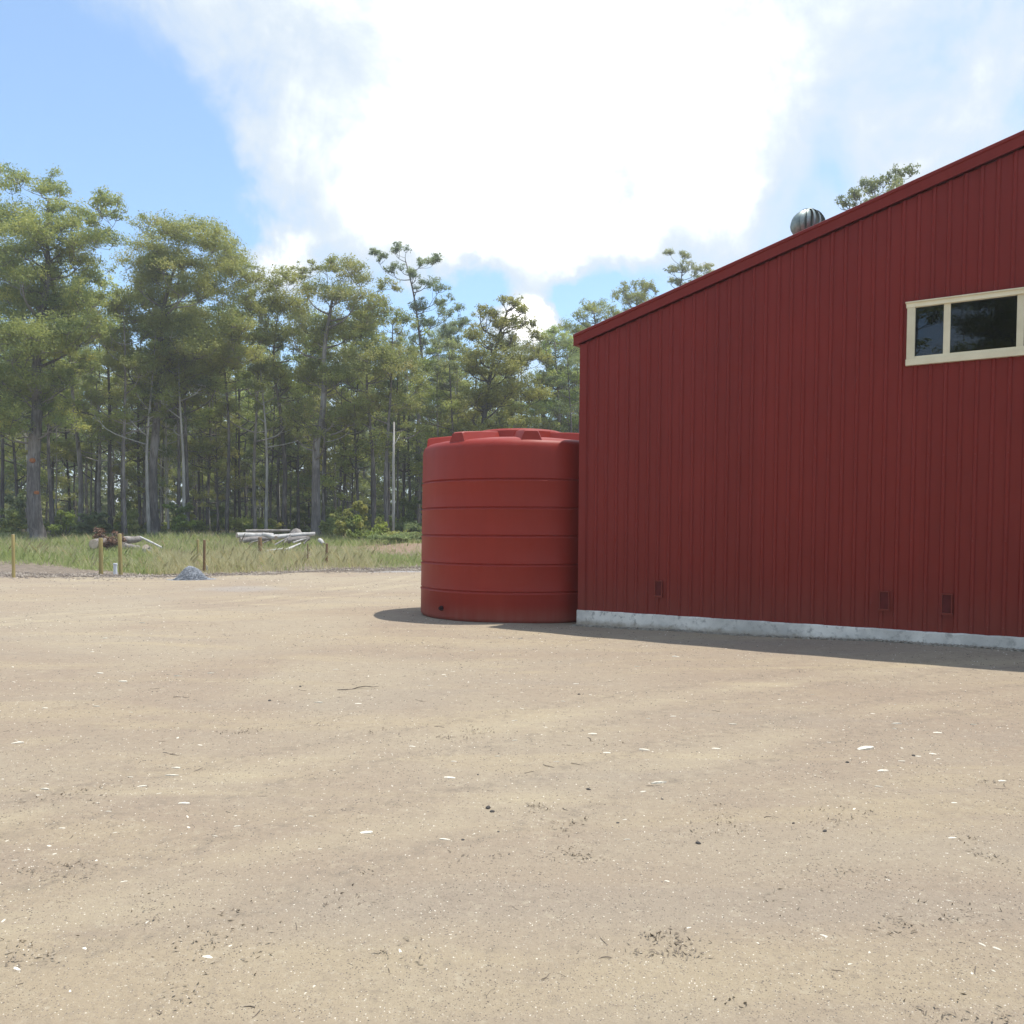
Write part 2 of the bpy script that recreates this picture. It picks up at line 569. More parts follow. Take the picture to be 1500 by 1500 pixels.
def yard_mat():
    m, g = new_mat('gravel_yard')
    co = g.n('ShaderNodeTexCoord').outputs['Object']
    big = g.noise(co, 0.22, 4, 0.55, 0.6)
    mp = g.n('ShaderNodeMapping', {0: co})
    mp.inputs['Rotation'].default_value = (0, 0, math.radians(-28))
    mp.inputs['Scale'].default_value = (0.28, 1.3, 1.0)
    track = g.noise(mp.outputs[0], 0.9, 5, 0.6, 0.8)
    med = g.noise(co, 2.6, 8, 0.68)
    fin = g.noise(co, 34.0, 6, 0.72)
    grit = g.noise(co, 140.0, 3, 0.7)
    c = g.mix(g.smooth(big, 0.38, 0.62), (0.318, 0.252, 0.186), (0.358, 0.297, 0.216))
    c = g.mix(g.math('MULTIPLY', g.smooth(track, 0.48, 0.66), 0.55), c, (0.402, 0.328, 0.216))
    c = g.mix(g.math('MULTIPLY', g.smooth(track, 0.46, 0.34), 0.30), c, (0.297, 0.252, 0.203))
    c = g.mix(g.math('MULTIPLY', g.smooth(med, 0.52, 0.70), 0.35), c, (0.249, 0.201, 0.155))
    c = g.mix(g.math('MULTIPLY', g.smooth(fin, 0.55, 0.70), 0.55), c, (0.197, 0.159, 0.121))
    c = g.mix(g.math('MULTIPLY', g.smooth(fin, 0.44, 0.30), 0.55), c, (0.482, 0.418, 0.322))
    c = g.mix(g.math('MULTIPLY', g.smooth(grit, 0.58, 0.72), 0.40), c, (0.161, 0.132, 0.102))
    c = g.mix(g.math('MULTIPLY', g.smooth(grit, 0.40, 0.28), 0.40), c, (0.531, 0.471, 0.374))
    # faint curving wheel tracks, pale packed fines with a stony rim
    g9 = g.noise(co, 10.0, 6, 0.7)
    c = g.mix(g.math('MULTIPLY', g.smooth(g9, 0.54, 0.70), 0.45), c, (0.228, 0.190, 0.144))
    c = g.mix(g.math('MULTIPLY', g.smooth(g9, 0.46, 0.32), 0.35), c, (0.467, 0.404, 0.294))
    for (cx, cy, r0) in ((14.0, -12.0, 22.0), (14.3, -11.8, 23.55), (-28.0, 30.0, 24.5), (-28.3, 30.4, 26.1)):
        d = g.n('ShaderNodeVectorMath', {0: co, 1: (cx, cy, 0.0)}, operation='DISTANCE').outputs['Value']
        d = g.math('ADD', d, g.math('MULTIPLY', g.math('SUBTRACT', big, 0.5), 1.6))
        e = g.math('ABSOLUTE', g.math('SUBTRACT', d, r0))
        tr = g.math('MULTIPLY', g.smooth(g.math('ADD', e, g.math('MULTIPLY', med, 0.22)), 0.42, 0.08), 0.32)
        c = g.mix(g.math('MULTIPLY', tr, g.smooth(track, 0.35, 0.6)), c, (0.467, 0.399, 0.272))
        rim = g.smooth(g.math('ABSOLUTE', g.math('SUBTRACT', e, 0.36)), 0.14, 0.03)
        c = g.mix(g.math('MULTIPLY', rim, g.math('MULTIPLY', g.smooth(g9, 0.45, 0.62), 0.35)), c, (0.211, 0.178, 0.139))
    # two spills of blue metal on the sand
    for (px_, py_, sx_, sy_, k) in ((-7.2, 22.4, 0.75, 0.85, 0.35), (-4.6, 32.4, 0.35, 0.75, 0.9)):
        d = g.n('ShaderNodeVectorMath', {0: co, 1: (px_, py_, 0.0)}, operation='SUBTRACT').outputs[0]
        d = g.n('ShaderNodeVectorMath', {0: d, 1: (sx_, sy_, 0.0)}, operation='MULTIPLY').outputs[0]
        dl = g.n('ShaderNodeVectorMath', {0: d}, operation='LENGTH').outputs['Value']
        s = g.smooth(g.math('ADD', dl, g.math('MULTIPLY', med, 1.1)), 1.7, 0.9)
        c = g.mix(g.math('MULTIPLY', s, k), c, g.mix(fin, (0.225, 0.225, 0.228), (0.418, 0.402, 0.395)))
    h = g.math('ADD', g.math('ADD', g.math('MULTIPLY', g.math('ADD', med, g9), 0.4), g.math('MULTIPLY', fin, 0.3)), g.math('MULTIPLY', grit, 0.14))
    finish(g, bsdf(g, c, 0.95, 0.12, bump(g, h, 0.75, 0.05)))
    return m


def build_ground():
    # one terrain sheet out to the horizon: fine near, coarse far
    def axis(lim, fine, step, growth):
        a = [0.0]
        s = step
        while a[-1] < lim:
            if a[-1] > fine:
                s *= growth
            a.append(a[-1] + s)
        return np.array(a)
    ax = axis(400, 60, 1.0, 1.18)
    xs = np.concatenate([-ax[::-1][:-1], ax])
    ay = axis(500, 95, 0.8, 1.18)
    ab = axis(380, 10, 3.0, 1.25)
    ys = np.concatenate([-ab[::-1][:-1], ay])
    X, Y = np.meshgrid(xs, ys)
    Z = ground_h(X, Y)
    yard = (Y < yard_edge(X) + 1.2) & (Y > -40) & (np.abs(X) < 70)
    Z = np.where(yard, Z - 0.06, Z)
    V = np.stack([X, Y, Z], -1).reshape(-1, 3)
    nx, ny = len(xs), len(ys)
    i = (np.arange(ny - 1)[:, None] * nx + np.arange(nx - 1)[None, :]).ravel()
    F = np.stack([i, i + 1, i + nx + 1, i + nx], -1)
    o = mesh_obj('ground', np_mesh('ground', V, F, True), ground_mat())
    tag(o, kind='structure')
    # the gravel yard, gently rutted, with an irregular far edge
    nxn, nyn = 260, 240
    tx = np.linspace(-1, 1, nxn)
    xs = np.sign(tx) * np.abs(tx) ** 1.7 * 62.0
    ty = np.linspace(0, 1, nyn)
    X, T = np.meshgrid(xs, ty)
    Yf = yard_edge(X)
    Y = -30 + 31.5 * np.minimum(T / 0.12, 1) + np.maximum(T - 0.12, 0) / 0.88 * (Yf - 1.5)
    n = 0.010 * np.sin(X * 1.3 + Y * 0.9) * np.sin(Y * 1.7 - X * 0.4) + 0.006 * np.sin(X * 3.1 - 1.2 * Y) * np.sin(2.3 * Y)
    edge = sstep((Yf - Y) / 0.8)
    Z = ground_h(X, Y) + n * sstep((Y - 1) / 3) - 0.10 * (1 - edge)
    V = np.stack([X, Y, Z], -1).reshape(-1, 3)
    i = (np.arange(nyn - 1)[:, None] * nxn + np.arange(nxn - 1)[None, :]).ravel()
    F = np.stack([i, i + 1, i + nxn + 1, i + nxn], -1)
    o = mesh_obj('gravel_yard', np_mesh('gravel_yard', V, F, True), yard_mat())
    tag(o, kind='structure')


def yard_z(x, y):
    return gh(x, y) + float(sstep((y - 1) / 3)) * (0.010 * math.sin(x * 1.3 + y * 0.9) * math.sin(y * 1.7 - x * 0.4) + 0.006 * math.sin(x * 3.1 - 1.2 * y) * math.sin(2.3 * y))


build_ground()

# ------------------------------------------------------------------ shed
A0 = Vector((1.172, 14.290, 0.0))         # far corner of the wall seen in the photograph
DS = Vector((0.84619, -0.53288, 0.0))     # along that wall towards the camera's right
NO = Vector((-0.53288, -0.84619, 0.0))    # outward, towards the camera
BK = -NO
UP = Vector((0, 0, 1))
EAVE, SLOPE, RIDGE_S, LEN = 4.80, 0.281, 7.0, 14.0
SLAB = 0.255


def W(s, n, z):
    return A0 + DS * s + NO * n + UP * z


def roof_z(s):
    return EAVE + SLOPE * (s if s <= RIDGE_S else 2 * RIDGE_S - s)


shed = empty('shed', A0)
tag(shed, 'large dark red corrugated steel shed with a rising gable roof', 'shed')


def L(s, n, z):
    """shed-local point (child of the shed empty at A0)"""
    return DS * s + NO * n + UP * z


# slab: concrete edge beam standing proud under the cladding
mb = MB()
nseg = 90
prof = [(0.055, -0.25), (0.05, SLAB - 0.012), (0.035, SLAB), (-0.3, SLAB), (-0.3, -0.25)]
rs = random.Random(3)
rows = []
for i in range(nseg + 1):
    s = -0.045 + (2 * RIDGE_S + 0.09) * i / nseg
    wob = [rs.uniform(-0.010, 0.010) for _ in range(5)]
    rows.append([L(s, n + wob[j] * (j < 3), z + wob[(j + 2) % 5] * (j in (1, 2)) * 0.5) for j, (n, z) in enumerate(prof)])
vs = [p for r in rows for p in r]
fs = [(i * 5 + j, (i + 1) * 5 + j, (i + 1) * 5 + (j + 1) % 5, i * 5 + (j + 1) % 5) for i in range(nseg) for j in range(5)]
fs += [(4, 3, 2, 1, 0), tuple(nseg * 5 + j for j in range(5))]
mb.add(vs, fs)
mb.box(L(RIDGE_S, -LEN / 2 - 0.16, 0.0), DS * (RIDGE_S + 0.04), NO * (LEN / 2 - 0.14), UP * (SLAB - 0.006))
slab = mb.build('concrete_slab', CONCRETE, shed)
fix_normals(slab.data)

# cladding: roll-formed sheets, four ribs to a sheet, each its own piece
PITCH_R = 0.186
RIBS_PER = 4
WIN = dict(s0=5.003, s1=6.82, z0=3.885, z1=4.725)


def sheet_profile():
    pts = []
    for r in range(RIBS_PER):
        c = (r + 0.5) * PITCH_R
        pts += [(c - 0.034, 0.0), (c - 0.029, 0.004), (c - 0.018, 0.020), (c - 0.012, 0.023), (c + 0.012, 0.023), (c + 0.018, 0.020), (c + 0.029, 0.004), (c + 0.034, 0.0)]
    return [(0.0, 0.0)] + pts + [(RIBS_PER * PITCH_R, 0.0)]


SP = sheet_profile()
CLAD_B = 0.235


def clad_sheet(s_from, zfun_top, zfun_bot, to_point, name='cladding_sheet'):
    """one sheet as a strip; tops follow the rake"""
    vs, fs = [], []
    for (ds, n) in SP:
        s = s_from + ds
        vs.append(to_point(s, n, zfun_bot(s)))
        vs.append(to_point(s, n, zfun_top(s)))
    for i in range(len(SP) - 1):
        fs.append((2 * i, 2 * i + 2, 2 * i + 3, 2 * i + 1))
    m = MB()
    m.add(vs, fs)
    return m


SW = PITCH_R * RIBS_PER
n_sheets = int(math.ceil(2 * RIDGE_S / SW))
VENTS = [(1.425, 0.68, 0.10, 0.225), (4.785, 0.652, 0.105, 0.235), (5.565, 0.645, 0.105, 0.245)]


def strip_cut(smin, smax, zlo, zhi):
    """front wall pieces between smin..smax clipped around the window; all columns keep the profile"""
    m = MB()
    cols = []
    s = smin
    k0 = int(math.floor(smin / SW + 1e-6))
    for (ds, n) in SP:
        q = k0 * SW + ds
        if smin - 1e-6 <= q <= smax + 1e-6:
            cols.append((q, n))
    return cols


for i in range(n_sheets):
    a = i * SW
    cols = [(a + ds, n) for ds, n in SP if a + ds <= 2 * RIDGE_S + 1e-6]
    cuts = [WIN['s0'] + 0.05, WIN['s1'] - 0.05]
    full = []
    for (q, n) in cols:
        full.append((q, n))
    for c in cuts:
        if a < c < a + SW:
            # interpolate the profile at the cut
            for j in range(len(full) - 1):
                (q0, n0), (q1, n1) = full[j], full[j + 1]
                if q0 < c < q1:
                    full.insert(j + 1, (c, n0 + (n1 - n0) * (c - q0) / (q1 - q0)))
                    break
    m = MB()
    for j in range(len(full) - 1):
        (q0, n0), (q1, n1) = full[j], full[j + 1]
        mid = (q0 + q1) / 2
        t0, t1 = roof_z(q0) - 0.05, roof_z(q1) - 0.05
        if cuts[0] < mid < cuts[1]:
            spans = [((CLAD_B, CLAD_B), (WIN['z0'] + 0.04, WIN['z0'] + 0.04)), ((WIN['z1'] - 0.04, WIN['z1'] - 0.04), (t0, t1))]
        else:
            spans = [((CLAD_B, CLAD_B), (t0, t1))]
        for (b0, b1), (e0, e1) in spans:
            m.add([L(q0, n0, b0), L(q1, n1, b1), L(q1, n1, e1), L(q0, n0, e0)], [(0, 1, 2, 3)])
    m.build('cladding_sheet', RED, shed)

# fastener rows: one screw on every rib at each girt
m = MB()
for z in (0.36, 1.5, 2.65, 3.75, 4.85):
    for i in range(int(2 * RIDGE_S / PITCH_R)):
        s_ = (i + 0.5) * PITCH_R
        if z > roof_z(s_) - 0.12 or (WIN['s0'] - 0.05 < s_ < WIN['s1'] + 0.05 and WIN['z0'] - 0.05 < z < WIN['z1'] + 0.05):
            continue
        m.tube([L(s_, 0.0225, z), L(s_, 0.028, z)], [0.008, 0.0065], 6)
sc_ = m.build('fastener_row', RED, shed)
sc_['kind'] = 'stuff'

# plain side and back walls (hidden from the photograph, closed so light and shade are right)
m = MB()
for s, n_, sgn in ((0.0, 1, -1), (2 * RIDGE_S, 1, 1)):
    nb = int(LEN / SW)
    for k in range(nb):
        cols = [(k * SW + d, h) for d, h in SP]
        for j in range(len(cols) - 1):
            (q0, h0), (q1, h1) = cols[j], cols[j + 1]
            f = [L(s + sgn * h0, -q0, CLAD_B), L(s + sgn * h1, -q1, CLAD_B), L(s + sgn * h1, -q1, EAVE - 0.04), L(s + sgn * h0, -q0, EAVE - 0.04)]
            m.add(f, [(0, 1, 2, 3)])
bl = nb * SW
m.build('side_wall', RED, shed)
m = MB()
m.prism([L(0, -bl, CLAD_B), L(2 * RIDGE_S, -bl, CLAD_B), L(2 * RIDGE_S, -bl, EAVE - 0.06), L(RIDGE_S, -bl, roof_z(RIDGE_S) - 0.06), L(0, -bl, EAVE - 0.06)], NO * 0.04)
m.build('back_wall', RED, shed)
# corner flashing strip
m = MB()
m.prism([L(-0.034, 0.036, CLAD_B), L(0.10, 0.036, CLAD_B), L(0.10, 0.031, CLAD_B), L(-0.029, 0.031, CLAD_B), L(-0.029, -0.10, CLAD_B), L(-0.034, -0.10, CLAD_B)], UP * (EAVE - CLAD_B - 0.06))
m.build('corner_flashing', RED, shed)

# roof slopes
for sgn in (1, -1):
    m = MB()
    pts = []
    s0 = -0.12 if sgn == 1 else 2 * RIDGE_S + 0.12
    zr = lambda s: EAVE + SLOPE * (s if sgn == 1 else 2 * RIDGE_S - s)
    nr = int((LEN + 0.05) / 0.19)
    prof = []
    for k in range(nr):
        c = k * 0.19
        prof += [(c, 0.0), (c + 0.06, 0.0), (c + 0.075, 0.028), (c + 0.1, 0.028), (c + 0.115, 0.0)]
    prof.append((nr * 0.19, 0.0))
    vs, fs = [], []
    for (q, h) in prof:
        vs += [L(s0, 0.04 - q, zr(s0) + 0.06 + h), L(RIDGE_S, 0.04 - q, zr(RIDGE_S) + 0.06 + h)]
    for k in range(len(prof) - 1):
        fs.append((2 * k, 2 * k + 1, 2 * k + 3, 2 * k + 2))
    m.add(vs, fs)
    m.build('roof', RED, shed)

# barge capping along both rakes (front): folded trim with an upper roll
for sgn in (1, -1):
    m = MB()
    s0 = -0.145 if sgn == 1 else 2 * RIDGE_S + 0.145
    zr = lambda s: EAVE + SLOPE * (s if sgn == 1 else 2 * RIDGE_S - s)
    pr = [(-0.16, 0.150), (0.030, 0.150), (0.058, 0.162), (0.078, 0.150), (0.082, 0.112), (0.062, 0.098), (0.060, -0.022), (0.070, -0.036), (0.044, -0.036), (0.044, 0.090), (-0.16, 0.10)]
    e = 0.0 if sgn == 1 else 0.004
    pts = [L(s0, n + e, zr(s0) + z) for n, z in pr]
    m.prism(pts, L(RIDGE_S + 0.0, 0, zr(RIDGE_S)) - L(s0, 0, zr(s0)))
    b = m.build('barge_capping', RED, shed)
    fix_normals(b.data)

# eave gutter on the hidden left side, its stop end shows at the corner
m = MB()
gp = [(-0.036, 0.055), (-0.145, 0.060), (-0.150, -0.060), (-0.120, -0.078), (-0.036, -0.078)]
m.prism([L(s, 0.055, EAVE + z) for s, z in gp], BK * (LEN + 0.1))
gt = m.build('gutter', RED, shed)
fix_normals(gt.data)

# box added behind the glass, the unlit room's darkness put into its colour
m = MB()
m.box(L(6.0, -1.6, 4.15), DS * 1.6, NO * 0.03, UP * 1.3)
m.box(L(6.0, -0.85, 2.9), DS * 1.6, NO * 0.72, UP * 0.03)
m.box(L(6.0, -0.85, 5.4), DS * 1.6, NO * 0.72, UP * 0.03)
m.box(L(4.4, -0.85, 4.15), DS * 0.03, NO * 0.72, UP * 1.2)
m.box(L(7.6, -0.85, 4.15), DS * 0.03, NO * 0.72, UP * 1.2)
m.build('interior_shade_box', ROOM, shed)

# window: cream frame, two mullions, three panes
win = empty('window', L(WIN['s0'], 0, WIN['z0']))
win.parent = shed
wz0, wz1 = 0.0, WIN['z1'] - WIN['z0']
ws1 = WIN['s1'] - WIN['s0']


def wl(s, n, z):
    return DS * s + NO * n + UP * z


def bar(name, s0, s1, z0, z1, n0, n1, mat, bev=0.006):
    mm = MB()
    mm.prism([wl(s0, n0, z0), wl(s1, n0, z0), wl(s1, n1 - bev, z0), wl(s1 - bev, n1, z0 + 0), wl(s0 + bev, n1, z0 + 0), wl(s0, n1 - bev, z0)], UP * (z1 - z0))
    o = mm.build(name, mat, win)
    fix_normals(o.data)
    return o


FR = 0.052
bar('frame_head', -0.012, ws1 + 0.012, wz1 - 0.058, wz1, -0.03, 0.072, CREAM)
bar('frame_cap', -0.022, ws1 + 0.022, wz1 + 0.0005, wz1 + 0.018, -0.03, 0.09, CREAM)
bar('frame_sill', -0.008, ws1 + 0.008, wz0, wz0 + 0.082, -0.03, 0.070, CREAM)
bar('sill_ledge', 0.06, ws1 - 0.06, wz0 + 0.0825, wz0 + 0.118, -0.03, 0.050, CREAM)
bar('frame_stile', 0.0, 0.1, wz0 + 0.0825, wz1 - 0.0585, -0.03, 0.066, CREAM)
bar('frame_stile', ws1 - 0.1, ws1, wz0 + 0.0825, wz1 - 0.0585, -0.03, 0.066, CREAM)
PAN = [(0.101, 0.445), (0.528, 1.288), (1.372, ws1 - 0.101)]
bar('mullion', 0.446, 0.527, wz0 + 0.1185, wz1 - 0.0585, -0.03, 0.045, CREAM)
bar('mullion', 1.289, 1.371, wz0 + 0.1185, wz1 - 0.0585, -0.03, 0.045, CREAM)
for a, b in PAN:
    mm = MB()
    mm.box(wl((a + b) / 2, 0.006, (wz0 + 0.1 + wz1 - 0.045) / 2), DS * ((b - a) / 2 + 0.01), NO * 0.003, UP * ((wz1 - 0.045 - wz0 - 0.1) / 2))
    mm.build('pane', GLASS, win)

# wall vents near the foot of the wall: little folded hoods, recess shade painted as a darker red backing
DARK = simple_noise_mat('vent_shadow_red', (0.10, 0.018, 0.016), (0.13, 0.022, 0.02), 8.0)
for (s, z, w, h) in VENTS:
    v = empty('vent', L(s, 0.0, z))
    v.parent = shed
    def vb(name, s0, s1, z0, z1, n0, n1, mat):
        mm = MB()
        mm.box(DS * ((s0 + s1) / 2) + NO * ((n0 + n1) / 2) + UP * ((z0 + z1) / 2), DS * ((s1 - s0) / 2), NO * ((n1 - n0) / 2), UP * ((z1 - z0) / 2))
        mm.build(name, mat, v)
    vb('vent_backing', -w / 2 + 0.002, w / 2 - 0.002, -h / 2 + 0.002, h / 2 - 0.002, 0.001, 0.032, DARK)
    vb('vent_frame', -w / 2 - 0.012, -w / 2, -h / 2, h / 2, 0.0, 0.044, RED)
    vb('vent_frame', w / 2, w / 2 + 0.012, -h / 2, h / 2, 0.0, 0.044, RED)
    vb('vent_frame', -w / 2 - 0.012, w / 2 + 0.012, h / 2 + 0.0005, h / 2 + 0.014, 0.0, 0.052, RED)
    vb('vent_sill', -w / 2 - 0.02, w / 2 + 0.02, -h / 2 - 0.026, -h / 2 - 0.0005, 0.0, 0.056, RED)


# ------------------------------------------------------------------ roof ventilator
def turbine():
    w = 0.9
    s = 3.44
    base = W(s, -w, roof_z(s) + 0.05)
    t = empty('roof_turbine', base)
    tag(t, 'silver spinning ball roof ventilator standing on the shed roof', 'roof vent')
    mm = MB()
    mm.tube([(0, 0, -0.05), (0, 0, 0.34)], [0.155, 0.155], 20)
    mm.build('throat', GALV, t, smooth=True, angle=40)
    cz, R = 0.56, 0.262
    # curved overlapping vertical blades
    nb = 16
    mm = MB()
    for k in range(nb):
        a0 = 2 * math.pi * k / nb
        vs = []
        n = 9
        for j in range(n):
            th = math.radians(24 + (156 - 24) * j / (n - 1))
            r = R * math.sin(th)
            zz = cz + R * 0.86 * math.cos(th)
            for q in (0.0, 0.5, 1.0):
                a = a0 + q * 2 * math.pi / nb * 1.05
                rr = r * (1.0 - 0.30 * q * q)
                vs.append((rr * math.cos(a), rr * math.sin(a), zz))
        fs = []
        for j in range(n - 1):
            for q in range(2):
                fs.append((j * 3 + q, j * 3 + q + 1, (j + 1) * 3 + q + 1, (j + 1) * 3 + q))
        one = MB()
        one.add(vs, fs)
        one.build('blade', GALV, t, smooth=True)
    mm = MB()
    prof = [(0.0, 0.012), (0.06, 0.010), (0.10, 0.0), (0.108, -0.015), (0.0, -0.016)]
    k = 20
    vs, fs = [], []
    for r, zz in prof:
        for j in range(k):
            vs.append((r * math.cos(2 * math.pi * j / k), r * math.sin(2 * math.pi * j / k), cz + R * 0.86 * math.cos(math.radians(24)) + 0.012 + zz))
    for i in range(len(prof) - 1):
        for j in range(k):
            fs.append((i * k + j, i * k + (j + 1) % k, (i + 1) * k + (j + 1) % k, (i + 1) * k + j))
    mm.add(vs, fs)
    mm.build('top_cap', GALV, t, smooth=True, angle=40)
    mm = MB()
    mm.tube([(0, 0, 0.33), (0, 0, 0.36)], [0.175, 0.165], 20)
    mm.tube([(0, 0, 0.2), (0, 0, cz + 0.2)], [0.012, 0.012], 6)
    mm.build('bearing_ring', GALV, t, smooth=True, angle=40)


turbine()


# ------------------------------------------------------------------ water tank
def water_tank():
    T = Vector((0.135, 16.31, gh(0.13, 16.3)))
    t = empty('water_tank', T)
    tag(t, 'big round red poly water tank with moulded hoops beside the shed corner', 'water tank')
    RB, RT, H = 1.897, 1.858, 3.08
    prof = [(0.0, -0.02), (RB - 0.06, -0.02), (RB - 0.012, 0.02), (RB, 0.07)]
    rad = lambda z: RB + (RT - RB) * z / H
    for gz in (0.52, 1.0, 1.5, 1.99, 2.48):
        prof += [(rad(gz) + 0.002, gz - 0.045), (rad(gz) + 0.014, gz - 0.030), (rad(gz) + 0.012, gz - 0.016), (rad(gz) - 0.013, gz - 0.002), (rad(gz) - 0.018, gz + 0.010), (rad(gz) + 0.004, gz + 0.026), (rad(gz) + 0.002, gz + 0.06)]
    prof += [(rad(2.9), 2.9), (RT, H - 0.04), (RT - 0.012, H + 0.02), (RT - 0.045, H + 0.07), (RT - 0.10, H + 0.105), (RT - 0.22, H + 0.135), (1.2, H + 0.20), (0.6, H + 0.26), (0.0, H + 0.28)]
    k = 160
    vs, fs = [], []
    for r, z in prof:
        for j in range(k):
            a = 2 * math.pi * j / k
            vs.append((r * math.cos(a), r * math.sin(a), z))
    for i in range(len(prof) - 1):
        for j in range(k):
            fs.append((i * k + j, i * k + (j + 1) % k, (i + 1) * k + (j + 1) % k, (i + 1) * k + j))
    m = MB()
    m.add(vs, fs)
    m.build('tank_body', POLY, t, smooth=True, angle=55)
    # eight raised radial ribs on the roof, trapezoid in section
    for i in range(8):
        ang = math.radians(-90 + 6 + 45 * i)
        u = Vector((math.cos(ang), math.sin(ang), 0))
        p = Vector((-math.sin(ang), math.cos(ang), 0))
        zt, zb = H + 0.275, H + 0.02
        pts = []
        sect = [(0.62, 0.30, 0.18, H + 0.10, H + 0.36), (1.30, 0.27, 0.15, H + 0.06, H + 0.31), (1.72, 0.245, 0.13, H - 0.02, H + 0.265), (1.80, 0.23, 0.12, H - 0.04, H + 0.24)]
        for r, wb, wt, z0, z1 in sect:
            pts.append([u * r - p * wb + UP * z0, u * (r - (0.03 if r > 1.75 else 0)) - p * wt + UP * (z1 - 0.015), u * (r - (0.03 if r > 1.75 else 0)) - p * (wt - 0.02) + UP * z1,
                        u * (r - (0.03 if r > 1.75 else 0)) + p * (wt - 0.02) + UP * z1, u * (r - (0.03 if r > 1.75 else 0)) + p * wt + UP * (z1 - 0.015), u * r + p * wb + UP * z0])
        m = MB()
        vs = [q for row in pts for q in row]
        fs = [(a * 6 + b, a * 6 + b + 1, (a + 1) * 6 + b + 1, (a + 1) * 6 + b) for a in range(3) for b in range(5)]
        fs += [tuple(range(6)), tuple(range(18, 24))[::-1]]
        m.add(vs, fs)
        o = m.build('roof_rib', POLY, t, smooth=True, angle=25)
        fix_normals(o.data)
    # central raised hub and manhole lid
    m = MB()
    m.tube([(0, 0, H + 0.15), (0, 0, H + 0.36), (0, 0, H + 0.40)], [0.92, 0.86, 0.80], 32)
    m.build('roof_hub', POLY, t, smooth=True, angle=30)
    m = MB()
    m.tube([(0, 0, H + 0.40), (0, 0, H + 0.44), (0, 0, H + 0.455)], [0.30, 0.30, 0.26], 24)
    m.build('manhole_lid', POLY, t, smooth=True, angle=30)
    # blanked outlet low on the side
    a = math.atan2(-1.0, -0.78)
    d = Vector((math.cos(a), math.sin(a), 0))
    a_ = 2 * math.pi * 0 + math.radians(-90 - 47)
    d = Vector((math.cos(a_), math.sin(a_), 0))
    m = MB()
    m.tube([d * 1.87 + UP * 0.2, d * 1.925 + UP * 0.2], [0.045, 0.045], 14)
    m.tube([d * 1.925 + UP * 0.2, d * 1.955 + UP * 0.2], [0.03, 0.03], 6)
    m.build('outlet', simple_noise_mat('outlet_black', (0.03, 0.012, 0.012), (0.05, 0.02, 0.02)), t)
    return t


water_tank()


# ------------------------------------------------------------------ trees
def leaves_mesh(name, clumps, leaf_len, leaf_w, seed, density=1.0, droop=0.45, tint_bias=0.0):
    """clumps: (x,y,z,rx,ry,rz,n). Each clump is a loose dome of hanging leaf sprigs."""
    r = np.random.default_rng(seed)
    P, T, O = [], [], []
    for (x, y, z, rx, ry, rz, n) in clumps:
        n = max(8, int(n * density))
        d = r.normal(size=(n, 3))
        d /= np.linalg.norm(d, axis=1)[:, None]
        d[:, 2] = np.where(d[:, 2] < -0.25, d[:, 2] * 0.35, d[:, 2])
        rad = r.random(n) ** 0.55
        # sprigs group in small tufts inside the clump
        k = max(3, n // 26)
        tc = d[:k] * rad[:k, None]
        idx = r.integers(0, k, n)
        q = np.where(r.random(n)[:, None] < 0.72, tc[idx] + r.normal(size=(n, 3)) * 0.20, d * rad[:, None])
        O.append(q.copy())
        P.append(q * np.array([rx, ry, rz]) + np.array([x, y, z]))
        t0 = r.normal(0.45 + tint_bias, 0.17)
        T.append(np.clip(t0 + r.normal(0, 0.13, n) + (r.random(k)[idx] - 0.5) * 0.25, 0, 1))
    P = np.concatenate(P)
    T = np.concatenate(T).astype(np.float32)
    n = len(P)
    O = np.concatenate(O)
    O /= np.linalg.norm(O, axis=1)[:, None] + 1e-6
    nrm = r.normal(size=(n, 3)) * 0.62 + O * 0.55 + np.array([0, 0, 0.75 - droop * 0.5])
    nrm /= np.linalg.norm(nrm, axis=1)[:, None] + 1e-9
    a = r.normal(size=(n, 3)) + np.array([0, 0, -droop * 1.6])
    a -= nrm * (a * nrm).sum(1)[:, None]
    a /= np.linalg.norm(a, axis=1)[:, None] + 1e-9
    b = np.cross(nrm, a)
    ln = leaf_len * (0.6 + 0.8 * r.random(n))[:, None]
    wd = leaf_w * (0.6 + 0.8 * r.random(n))[:, None]
    V = np.stack([P - a * ln / 2, P + b * wd / 2 - a * ln * 0.1, P + a * ln / 2, P - b * wd / 2 - a * ln * 0.1], 1).reshape(-1, 3)
    F = np.arange(4 * n).reshape(n, 4)
    me = np_mesh(name, V, F)
    at_ = me.attributes.new('tint', 'FLOAT', 'FACE')
    at_.data.foreach_set('value', T)
    return me


def limb_path(p0, p1, rs, sag=0.12, n=5):
    p0, p1 = Vector(p0), Vector(p1)
    d = p1 - p0
    L_ = d.length
    out = []
    off = Vector((rs.uniform(-1, 1), rs.uniform(-1, 1), rs.uniform(-0.4, 0.2))) * L_ * sag
    for i in range(n + 1):
        t = i / n
        q = p0.lerp(p1, t)
        # limbs leave outward then sweep up
        q = q + Vector((d.x, d.y, 0)) * 0.18 * math.sin(math.pi * t) - UP * abs(d.z) * 0.10 * math.sin(math.pi * t) + off * math.sin(math.pi * t)
        out.append(q)
    return out


